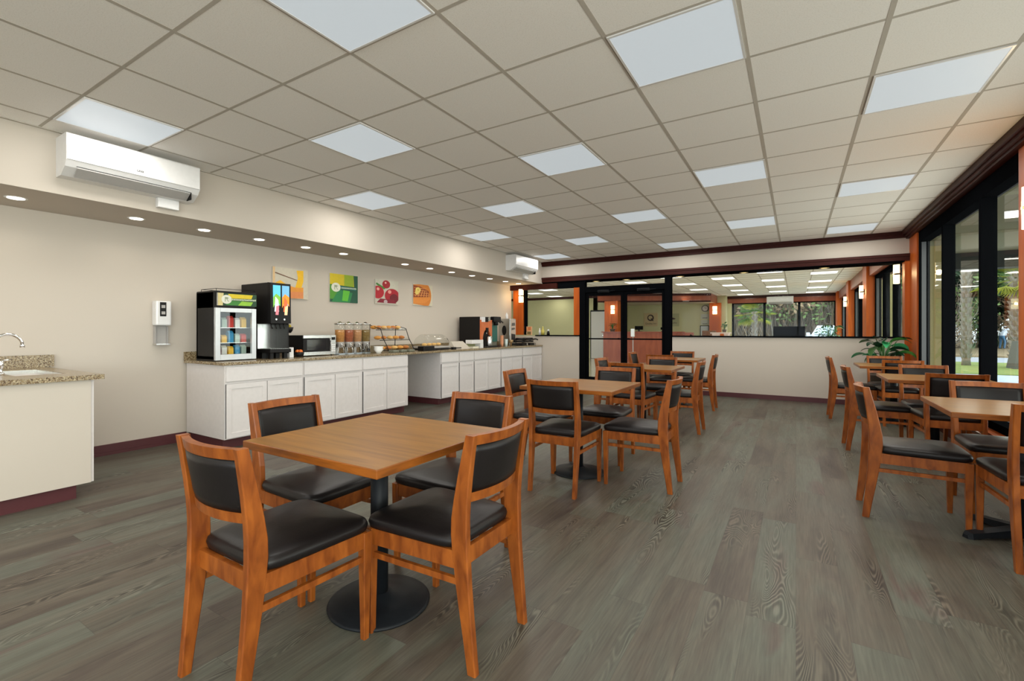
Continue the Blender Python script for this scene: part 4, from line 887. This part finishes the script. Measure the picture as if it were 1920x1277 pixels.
# ================================================================== LOBBY
e=empty('reception_desk',(0,0,0),0,'long terracotta reception desk behind the glass doors','desk')
m=MB(); a,b_=Vector((-6.35,17.9,0)),Vector((-3.45,18.3,0)); slab(m,a,b_,.08,0,1.13,M_RED); m.build('front',parent=e)
m=MB(); slab(m,a+Vector((-.05,-.08,0)),b_+Vector((.05,-.08,0)),.42,1.13,1.165,M_RED); m.build('top',parent=e)
m=MB(); m.box((-3.48,18.25,0),(-3.40,20.0,1.13),M_RED); m.build('side',parent=e)
e=empty('service_counter',(0,0,0),0,'lower grey topped lobby counter right of the reception desk','counter')
MB().box((-3.35,18.6,0),(-1.9,19.2,.86),M_RED).build('base',parent=e); MB().box((-3.4,18.55,.86),(-1.85,19.25,.90),M_PLASTG).build('top',parent=e)
e=empty('display_counter',(0,0,0),0,'pale fluted lobby counter with orange edge by the pillar','counter')
MB().box((-2.45,17.9,0),(-1.95,18.45,1.10),flat('pale_front',(222,200,190))).box((-2.2,17.88,0),(-2.08,17.9,1.10),M_POST).build('base',parent=e); MB().box((-2.5,17.85,1.10),(-1.9,18.5,1.135),flat('pale_front',(222,200,190))).build('top',parent=e)
struct('trim_14',MB().box((-6.60,18.75,0),(-6.05,19.15,2.40),M_POST)); struct('trim_15',MB().box((-3.17,22.35,0),(-2.72,22.6,2.40),M_POST))
sconce((-6.25,18.75,2.05),PI,'lit wall sconce on the orange pillar left of the reception desk',.34,.16,2); sconce((-2.95,22.35,2.08),PI,'lit wall sconce on the far orange pillar beside the clock',.34,.18,2)
for k in range(4):
    e=empty('bulkhead_light',(-5.6+.62*k,19.9+.12*k,2.40),0,'round light under the reception bulkhead, %s from the left'%ORD[k],'downlight','round lights under the reception bulkhead'); MB().cyl((0,0,-.012),.10,.012,M_LAMP,n=20).build('lens',parent=e)
    MB().lathe((0,0,0),[(.10,-.014),(.12,-.012),(.125,0)],M_PLASTW,n=20).build('trim_ring',parent=e)
def board(name,x0,x1,z0,z1,y,m,label,cat,parts=()):
    e=empty(name,(0,0,0),0,label,cat); MB().box((x0,y-.03,z0),(x1,y,z1),m).build('panel',parent=e); return e
M_SIGN=flat('sign_tan',(196,172,132)); M_INK=flat('sign_ink',(60,40,34))
def qlogo(e,cx,cz,r,y,m):
    k=MB(); n=26; ro=[(cx+r*math.cos(2*PI*i/n),cz+r*math.sin(2*PI*i/n)) for i in range(n)]; ri=[(cx-.08*r+.62*r*math.cos(2*PI*i/n),cz+.05*r+.62*r*math.sin(2*PI*i/n)) for i in range(n)]
    vs=[(x,y,z) for x,z in ro]+[(x,y,z) for x,z in ri]; k.add(vs,[(i,(i+1)%n,n+(i+1)%n,n+i) for i in range(n)],m)
    k.poly([(cx+.0*r,y-.001,cz-.25*r),(cx+.25*r,y-.001,cz-.1*r),(cx+1.0*r,y-.001,cz-.95*r),(cx+.55*r,y-.001,cz-1.0*r)],m); k.build('logo',parent=e,fix=False)
e=board('logo_sign',-6.03,-5.40,1.40,2.03,22.6,M_SIGN,'square tan sign with a round Q logo on the green reception wall','sign')
qlogo(e,-5.72,1.80,.15,22.565,M_INK); text('Quality Inn',.115,M_INK,(-5.71,22.566,1.53),(R(90),0,0),e)
e=board('logo_sign',-4.95,-4.46,1.40,1.98,22.6,flat('sign_green',(170,166,128)),'square pale green sign with dark logo right of the tan one','sign')
k=MB(); k.poly([(-4.85,22.565,1.74),(-4.72,22.565,1.80),(-4.60,22.565,1.74),(-4.70,22.565,1.70)],M_INK); k.build('logo',parent=e,fix=False); text('Quality',.10,M_INK,(-4.70,22.566,1.56),(R(90),0,0),e)
e=empty('wall_clock',(-3.37,22.6,2.18),0,'round dark rimmed wall clock high on the reception wall','clock')
MB().cyl((0,-.04,0),.15,.04,flat('clock_rim',(90,80,66)),n=32,axis='Y').build('rim',parent=e); MB().cyl((0,-.046,0),.115,.006,flat('clock_face',(200,186,170)),n=32,axis='Y').build('face',parent=e)
MB().box((-.006,-.05,0),(.006,-.047,.07),M_BLACK).box((0,-.05,-.006),(.05,-.047,.006),M_BLACK).build('hands',parent=e)
for i,(z0,z1) in enumerate(((1.72,1.93),(1.46,1.67))):
    e=board('certificate',-3.54,-3.22,z0,z1,22.6,flat('certificate',(190,190,170)),'small framed certificate below the wall clock, the %s one'%('upper','lower')[i],'certificate')
    MB().box((-3.48,22.565,z0+.03),(-3.28,22.569,z0+.055),M_INK).box((-3.46,22.565,z0+.12),(-3.30,22.569,z0+.13),M_PLASTG).build('print',parent=e)
e=board('framed_poster',-3.58,-3.20,.92,1.43,22.6,M_BLACKM,'black framed pale poster below the certificates','poster'); MB().box((-3.55,22.565,.95),(-3.23,22.57,1.40),flat('poster_pale',(190,196,190))).build('print',parent=e)
# desk items, stand, monitors
def screen(name,loc,rz,w,h,label,stand=True):
    e=empty(name,loc,rz,label,'monitor'); MB().box((-w/2,-.02,.07),(w/2,.02,.07+h),M_DEEP,bev=.004).build('screen_case',parent=e)
    MB().box((-.03,.0,0.0),(.03,.03,.1),M_BLACK).box((-.11,-.06,0),(.11,.10,.012),M_BLACK).build('stand',parent=e)
    return e
e=screen('computer_monitor',(-.105,9.93,.92),0,.48,.28,'large black monitor seen from behind over the white half wall')
MB().box((-.045,-.026,.075),(.045,-.02,.13),M_PLASTG).build('rear_plate',parent=e)
e=empty('lobby_desk',(0,0,0),0,'low dark desk behind the half wall holding the monitor','desk')
MB().box((-1.0,9.70,.88),(.8,10.25,.92),M_RED).build('top',parent=e)
for x in (-.98,.74): MB().box((x,9.72,0),(x+.04,10.2,.88),M_RED).build('side_panel',parent=e)
screen('computer_monitor',(-5.05,18.2,1.165),.1,.30,.14,'small dark monitor on the reception desk beside the sanitizer stand')
screen('computer_monitor',(-4.15,18.35,1.165),.1,.26,.0901,'small dark screen at the right part of the reception desk')
e=empty('sanitizer_stand',(-4.50,15.5,0),0,'white sanitizer dispenser on a slim floor pole behind the glass doors','stand')
MB().cyl((0,0,0),.14,.02,M_PLASTG,n=24).cyl((0,.02,.02),.014,1.0,M_PLASTG,n=10).build('pole',parent=e); MB().box((-.055,-.05,1.0),(.055,.04,1.26),M_PLASTW,bev=.01).build('dispenser',parent=e)
o=MB().loft([[(-3.33,18.7,.90),(-3.13,18.7,.90),(-3.13,18.85,.90),(-3.33,18.85,.90)],[(-3.32,18.76,1.06),(-3.28,18.76,1.06),(-3.28,18.8,1.06),(-3.32,18.8,1.06)]],M_BLACK).build('desk_phone'); tag(o,'small black desk phone on the lower lobby counter','phone')
e=empty('desk_chair',(-2.85,19.8,0),0,'brown lobby chair beside the far pillar','chair'); MB().box((-.25,-.25,.42),(.25,.25,.50),flat('brown_seat',(120,80,50)),bev=.02).build('seat',parent=e); MB().box((-.25,.2,.5),(.25,.27,1.2),flat('brown_seat',(120,80,50)),bev=.02).build('backrest',parent=e)
for sx in (-.22,.22):
    for sy in (-.2,.2): MB().box((sx-.02,sy-.02,0),(sx+.02,sy+.02,.42),M_BLACK).build('leg',parent=e)
# ================================================================== OUTSIDE
ASPH=mat('asphalt',srgb(150,152,158),.9,noise=(4,.1)); GRASS=mat('lawn',srgb(120,132,62),.95,noise=(2.5,.3),bump=(60,.6)); WALK=mat('concrete_walk',srgb(170,178,190),.85,noise=(3,.06)); LITTER=mat('leaf_litter',srgb(140,120,90),.95,noise=(3,.35))
struct('ground',MB().box((-40,-15,-.5),(60,-4.0,-.13),ASPH).box((1.75,-4.0,-.5),(60,90,-.13),ASPH).box((-40,24,-.5),(1.75,90,-.13),ASPH).box((-40,-4.0,-.5),(-12.6,24,-.13),ASPH))
struct('trim_16',MB().box((1.75,-4,-.13),(3.2,19.4,-.09),WALK).box((3.2,15,-.13),(20,19.4,-.09),WALK))
tag(MB().box((3.0,19.4,-.13),(30,26.6,-.07),GRASS).build('lawn'),'strip of mown grass outside between walkway and drive','grass',kind='stuff')
tag(MB().box((-40,33,-.13),(60,70,-.05),LITTER).build('leaf_litter'),'brown leaf litter under the woods behind the drive','ground',kind='stuff')
CAN=mat('canopy_paint',srgb(196,190,156),.8,spec=.1)
cn=MB().box((1.76,-3,2.84),(11,14,3.0),CAN).box((1.76,13.8,2.5),(11,14.2,3.2),mat('canopy_edge',srgb(80,80,74),.8)).box((10.8,-3,2.5),(11.2,14,3.2),mat('canopy_edge',srgb(80,80,74),.8))
for k in range(5): cn.box((1.76,-1+3*k,2.80),(10.8,-.94+3*k,2.84),CAN)
cn.box((1.76,-3,2.70),(1.9,23,3.0),CAN)
tag(cn.build('entrance_canopy'),'broad pale entrance canopy over the drive outside the windows','canopy')
for i,(x,y) in enumerate(((2.02,11.6),(7.5,13.2),(9.8,4.0),(1.86,15.8))):
    e=empty('canopy_column',(x,y,-.12),0,['pale yellow canopy column close outside the far window','pale yellow canopy column at the outer edge of the drive','pale yellow canopy column out toward the road','pale yellow column outside the first lobby window bay'][i],'column')
    MB().box((0,0,0),(.34,.34,2.86),mat('column_yellow',srgb(232,212,150),.8,spec=.1)).build('shaft',parent=e); MB().box((-.03,-.03,0),(.37,.37,.25),CAN).box((-.03,-.03,2.86),(.37,.37,2.955),CAN).build('base_and_cap',parent=e)
e=empty('canopy_light',(5.6,9.2,2.84),0,'white square light in the canopy ceiling outside','ceiling light'); MB().box((-.6,-.35,-.03),(.6,.35,-.002),mat('canopy_lens',(.8,.8,.8,1),.5,em=(1,1,1,1),es=1.2)).build('diffuser',parent=e)
# woods
def twig_tree(seed,h,leaves,name,label,loc,bark=M_BARKD,lm=None,spread=.5,n1=9,group=None,lsize=.16):
    rs=random.Random(seed); b=MB(); L=MB(); tips=[]
    def grow(p,d,ln,r,lev):
        q=p+d*ln*.5+Vector((rs.uniform(-.05,.05),rs.uniform(-.05,.05),0))*ln; e_=p+d*ln
        b.tube([p,q,e_],r,bark,n=5,r2=r*.5)
        if lev==0: tips.append(e_); tips.append(q); return
        for k in range(4 if lev>1 else 3):
            t=rs.uniform(.35,1); a=rs.uniform(0,2*PI); nd=(d+Vector((math.cos(a),math.sin(a),rs.uniform(-.1,.6)))*rs.uniform(.5,1.0)).normalized()
            grow(p+(e_-p)*t,nd,ln*rs.uniform(.45,.7),r*.5,lev-1)
    top=Vector((rs.uniform(-.4,.4),rs.uniform(-.4,.4),h)); 
    b.tube([(0,0,0),(top.x*.4,top.y*.4,h*.5),tuple(top)],h*.018,bark,n=7,r2=h*.006)
    for k in range(n1):
        z=h*rs.uniform(.08,.95); a=rs.uniform(0,2*PI); grow(Vector((top.x*z/h,top.y*z/h,z)),Vector((math.cos(a),math.sin(a),rs.uniform(.2,.9))).normalized(),h*rs.uniform(.16,.3)*(1+spread),h*.006,2)
    e=empty(name,loc,0,label,'tree',group); b.build('branches',parent=e,fix=False)
    if leaves:
        for k in range(leaves):
            t=tips[rs.randrange(len(tips))]; c=t+Vector((rs.gauss(0,.25),rs.gauss(0,.25),rs.gauss(0,.2))); s=lsize*rs.uniform(.6,1.3)
            u=Vector((rs.gauss(0,1),rs.gauss(0,1),rs.gauss(0,1))).normalized(); v=u.cross(Vector((rs.gauss(0,1),rs.gauss(0,1),1))).normalized()
            L.add([c-u*s,c+v*s*.5,c+u*s,c-v*s*.5],[(0,1,2,3)],lm)
        L.build('foliage',parent=e,fix=False)
    return e
BR=mat('dry_leaf',srgb(150,126,96),.9,noise=(5,.3)); GL=mat('tree_leaf',srgb(104,124,70),.8,noise=(5,.35)); DG=mat('evergreen_leaf',srgb(52,72,46),.8,noise=(5,.35))
t1=twig_tree(1,6.5,900,'bare_tree','grey brown thicket tree in the woods beyond the far window',(-3,37,-.1),lm=BR,group='bare trees in the woods',n1=16)
t2=twig_tree(2,7,1600,'leafy_tree','green leafed thicket tree in the woods beyond the windows',(-1,38,-.1),lm=GL,group='green trees in the woods',n1=16)
t3=twig_tree(3,8,2600,'evergreen_tree','dark evergreen tree at the back of the woods',(8,52,-.1),lm=DG,group='dark evergreens behind the drive',n1=18,lsize=.26)
rs=random.Random(21)
for i in range(16):
    x=-9+i*1.05+rs.uniform(-.3,.3); y=36+rs.uniform(0,6); src,l=(t1,t1['label']) if i%3 else (t2,t2['label'])
    r=dup(src,(x,y,-.1),rs.uniform(0,6),l); 
for i in range(26):
    x=2+i*1.5+rs.uniform(-.4,.4); y=50+rs.uniform(0,9)-i*.15; dup([t3,t3,t1][i%3],(x,y,-.1),rs.uniform(0,6),[t3,t3,t1][i%3]['label'] if i%3<2 else 'grey brown thicket tree in the woods beyond the far window')
for i in range(12):
    dup(t3,(-12+i*1.9,46+rs.uniform(0,4),-.1),rs.uniform(0,6),t3['label'])
# undergrowth: nobody could count the stems
u=MB()
for k in range(5200):
    x=rs.uniform(-8,7); y=rs.uniform(34.5,41); h=rs.uniform(.6,4.6); a=rs.uniform(-1.6,1.6); c=rs.uniform(-.5,.5)
    u.tube([(x,y,-.1),(x+a*.9,y+c*.4,h*.5),(x+a*.6*rs.uniform(.2,2.6),y+c,h)],.016,[M_BARK,M_BARKD,BR][k%3],n=3,r2=.006)
for k in range(2600):
    x=rs.uniform(3,34); y=rs.uniform(47.5,52); h=rs.uniform(.5,2.6); a=rs.uniform(-.9,.9)
    u.tube([(x,y,-.1),(x+a*.4,y,h*.6),(x+a*1.2,y,h)],.022,[DG,M_BARKD,BR][k%3],n=3,r2=.008)
tag(u.build('undergrowth',fix=False),'tangled brown undergrowth filling the edge of the woods','undergrowth',kind='stuff')
# cabbage palms
def palm(loc,h,r,label,seed,fr=26,L=1.5,boots=True):
    rs=random.Random(seed); e=empty('palm_tree',loc,0,label,'tree')
    t=MB(); t.lathe((0,0,0),[(r*1.15,0),(r*.95,.3),(r*.9,h*.5),(r,h)],M_BARK,n=16); tr=t.build('trunk',parent=e)
    if boots:
        b=MB(); nz=int(h/.17)
        for j in range(nz):
            for k in range(7):
                a=2*PI*(k+.5*(j%2))/7; z=.25+j*.17; d=Vector((math.cos(a),math.sin(a),0)); s=Vector((-d.y,d.x,0)); p=d*r*.9+Vector((0,0,z))
                b.add([p-s*r*.32,p+s*r*.32,p+d*.12*r/.2+Vector((0,0,.22))+s*r*.12,p+d*.12*r/.2+Vector((0,0,.22))-s*r*.12,p-s*r*.2+Vector((0,0,.2)),p+s*r*.2+Vector((0,0,.2))],[(0,1,2,3),(0,3,4),(1,5,2),(3,2,5,4)],[M_BARK,M_BARKD][(j+k)%2])
        b.build('boots',parent=tr,fix=False)
    f=MB(); PL=mat('palm_leaf',srgb(150,150,50),.7,noise=(6,.4)); PG=mat('palm_leaf_green',srgb(86,116,48),.7,noise=(6,.3))
    for k in range(fr):
        a=rs.uniform(0,2*PI); el=rs.uniform(-.5,1.1); d=Vector((math.cos(a)*math.cos(el),math.sin(a)*math.cos(el),math.sin(el))); p=Vector((0,0,h)); pts=[p+d*L*.5*s-Vector((0,0,.10*s*s)) for s in (0,.5,1)]
        m_=[PL,PG][k%2]; f.tube(pts,.012,m_,n=4); c=pts[-1]; side=d.cross(Vector((0,0,1))).normalized(); up=side.cross(d)
        for q in range(15):
            b_=(-1.25+2.5*q/14); dd=(d*math.cos(b_)+side*math.sin(b_)).normalized(); ln=L*.6*(1-.25*abs(b_)); w=.025*L/1.5
            n_=up; e1=c+dd*ln*.6-Vector((0,0,.05)); e2=c+dd*ln-Vector((0,0,.30*ln))
            sd=dd.cross(up).normalized(); f.add([c,c+sd*.005,e1+sd*w,e2,e1-sd*w],[(0,1,2,3,4)],m_)
    f.build('fronds',parent=e,fix=False)
palm((-1.95,30.2,-.1),2.25,.12,'cabbage palm with yellow green fronds beyond the far window',3,fr=26,L=1.05)
palm((6.5,23.6,-.1),3.1,.19,'thick trunked palm on the lawn outside the nearest window',5,fr=40,L=1.15)
palm((5.27,24.0,-.1),5.8,.12,'slimmer palm behind the mullion outside the middle window',7,fr=26,L=1.3)
o=MB().loft([[(-.36,-.36,0),(.36,-.36,0),(.36,.36,0),(-.36,.36,0)],[(-.24,-.24,.95),(.24,-.24,.95),(.24,.24,.95),(-.24,.24,.95)]],mat('dark_planter',srgb(84,84,76),.8)).build('tree_planter',loc=(6.42,22.75,-.1)); tag(o,'dark tapered planter block before the palm on the lawn','planter')
# white car beyond the far window
def car(loc,rz,label,paint):
    e=empty('car',loc,rz,label,'car'); 
    body=[(-2.2,.35),(-2.25,.75),(-2.1,.98),(-1.2,1.05),(-.75,1.10),(1.9,1.08),(2.2,.95),(2.25,.4)]
    top=[(-1.0,1.04),(-.35,1.58),(1.55,1.60),(2.0,1.06)]
    m=MB(); m.loft([[(x,y,z) for x,z in body] for y in (-.88,-.80,.80,.88)],paint); m.build('body',parent=e)
    m=MB(); m.loft([[(x,y*.86 if z>1.2 else y,z) for x,z in top] for y in (-.78,.78)],paint); cb=m.build('cabin',parent=e)
    m=MB()
    for s in (-1,1): m.poly([(-.72,s*.765,1.12),(1.75,s*.765,1.12),(1.45,s*.70,1.52),(-.30,s*.70,1.52)],M_BLACKF)
    m.poly([(-1.02,-.70,1.10),(-1.02,.70,1.10),(-.42,.62,1.54),(-.42,-.62,1.54)],mat('windscreen',srgb(170,190,195),.15)); m.build('windows',parent=cb,fix=False)
    for x in (-1.4,1.4):
        for s in (-1,1):
            w_=MB().cyl((x,s*.80-.1,.34),.34,.2,M_BLACK,n=22,axis='Y'); wv=w_.build('wheel',parent=e); MB().cyl((x,s*.80+(.1 if s>0 else -.12),.34),.19,.02,M_STEEL,n=18,axis='Y').build('hub',parent=wv)
    for s in (-.62,.62): MB().box((-2.27,s-.14,.70),(-2.18,s+.14,.84),M_PLASTW).build('headlight',parent=e)
    for s in (-1,1): MB().box((-.85,s*.98-.08,1.05),(-.72,s*.98+.08,1.20),paint,bev=.01).build('wing_mirror',parent=e)
car((1.75,32.0,-.1),R(72),'white car parked beyond the far lobby window',mat('car_white',(.75,.77,.80,1),.2,coat=.6))
car((15.5,48.0,-.1),R(200),'dark car beside the bending person outside',mat('car_dark',(.05,.05,.06,1),.25,coat=.5))
# person outside, bending forward
def person(loc,rz):
    e=empty('person',loc,rz,'person in white shirt, jeans and white cap bending forward beside the dark car','person')
    me=bpy.data.meshes.new('body'); J=[(0,0,.93),(0,.10,1.15),(.0,.30,1.34),(0,.40,1.42),(0,.50,1.47), (-.11,0,.88),(-.13,.06,.50),(-.13,-.02,.08),(-.13,.12,.03), (.11,0,.88),(.13,.10,.50),(.13,.04,.08),(.13,.18,.03), (-.19,.33,1.33),(-.22,.45,1.08),(-.16,.68,1.05),(-.15,.76,1.04),(.19,.33,1.33),(.22,.48,1.08),(.16,.70,1.07),(.15,.78,1.06)]
    E_=[(0,1),(1,2),(2,3),(3,4),(0,5),(5,6),(6,7),(7,8),(0,9),(9,10),(10,11),(11,12),(2,13),(13,14),(14,15),(15,16),(2,17),(17,18),(18,19),(19,20)]
    RR=[.15,.145,.15,.06,.055,.095,.07,.05,.045,.095,.07,.05,.045,.06,.045,.035,.04,.06,.045,.035,.04]
    me.from_pydata(J,E_,[]); o=bpy.data.objects.new('body',me); C.objects.link(o); o.parent=e
    sk=o.modifiers.new('skin','SKIN'); sv=me.skin_vertices
    if not sv: 
        bm=bmesh.new(); bm.from_mesh(me); bm.verts.layers.skin.verify(); bm.to_mesh(me); bm.free(); sv=me.skin_vertices
    for i,r_ in enumerate(RR): sv[0].data[i].radius=(r_,r_)
    sv[0].data[0].use_root=True
    o.modifiers.new('sub','SUBSURF').levels=1; o.modifiers['sub'].render_levels=1
    # skin, shirt and jeans by height along the figure
    m=bpy.data.materials.new('skin_and_clothes'); m.use_nodes=True; n=m.node_tree; b=n.nodes['Principled BSDF']; b.inputs['Roughness'].default_value=.8
    tc=N(n,'ShaderNodeTexCoord'); sp=N(n,'ShaderNodeSeparateXYZ'); n.links.new(tc.outputs['Object'],sp.inputs[0])
    cr=N(n,'ShaderNodeValToRGB'); cr.color_ramp.interpolation='CONSTANT'; el=cr.color_ramp.elements
    el[0].position=0; el[0].color=srgb(60,50,46); el[1].position=.04; el[1].color=srgb(76,116,150); x=el.new(.48); x.color=srgb(220,226,236)
    dv=N(n,'ShaderNodeMath',operation='DIVIDE'); dv.inputs[1].default_value=2; n.links.new(sp.outputs[2],dv.inputs[0]); n.links.new(dv.outputs[0],cr.inputs[0])
    skn=N(n,'ShaderNodeMix',data_type='RGBA'); gt=N(n,'ShaderNodeMath',operation='GREATER_THAN'); gt.inputs[1].default_value=.50; n.links.new(sp.outputs[1],gt.inputs[0]); n.links.new(gt.outputs[0],skn.inputs[0])
    n.links.new(cr.outputs[0],skn.inputs[6]); skn.inputs[7].default_value=srgb(170,120,96); n.links.new(skn.outputs[2],b.inputs['Base Color']); me.materials.append(m)
    SK=flat('skin',(170,120,96)); h=MB().sphere((0,.56,1.52),.105,SK,n=20,sc=(.82,1,1.12)).sphere((0,.66,1.50),.02,SK,n=8).sphere((-.085,.55,1.51),.022,SK,n=8).sphere((.085,.55,1.51),.022,SK,n=8)
    h.sphere((-.035,.645,1.54),.012,M_BLACK,n=8).sphere((.035,.645,1.54),.012,M_BLACK,n=8).box((-.03,.648,1.455),(.03,.66,1.463),flat('lips',(140,80,74))); h.build('head',parent=e)
    MB().sphere((0,.555,1.58),.112,M_PLASTW,n=18,sc=(.9,1,.7)).box((-.07,.62,1.57),(.07,.75,1.585),M_PLASTW,bev=.004).build('cap',parent=e)
    for s,yb in ((-1,.76),(1,.78)):
        hd=MB(); hd.sphere((s*.15,yb+.03,1.045),.042,SK,n=12,sc=(.7,1.1,.45))
        for k in range(4):
            x=s*.15-.03+.02*k; L_=(.06,.075,.07,.055)[k]; hd.tube([(x,yb+.06,1.045),(x,yb+.06+L_*.6,1.04),(x,yb+.06+L_*.9,1.015)],.009,SK,n=6)
        hd.tube([(s*.15-s*.03,yb+.01,1.04),(s*.15-s*.055,yb+.04,1.03),(s*.15-s*.05,yb+.07,1.02)],.010,SK,n=6); hd.build('hand',parent=e)
    return e
person((12.1,46.9,-.1),R(-62))
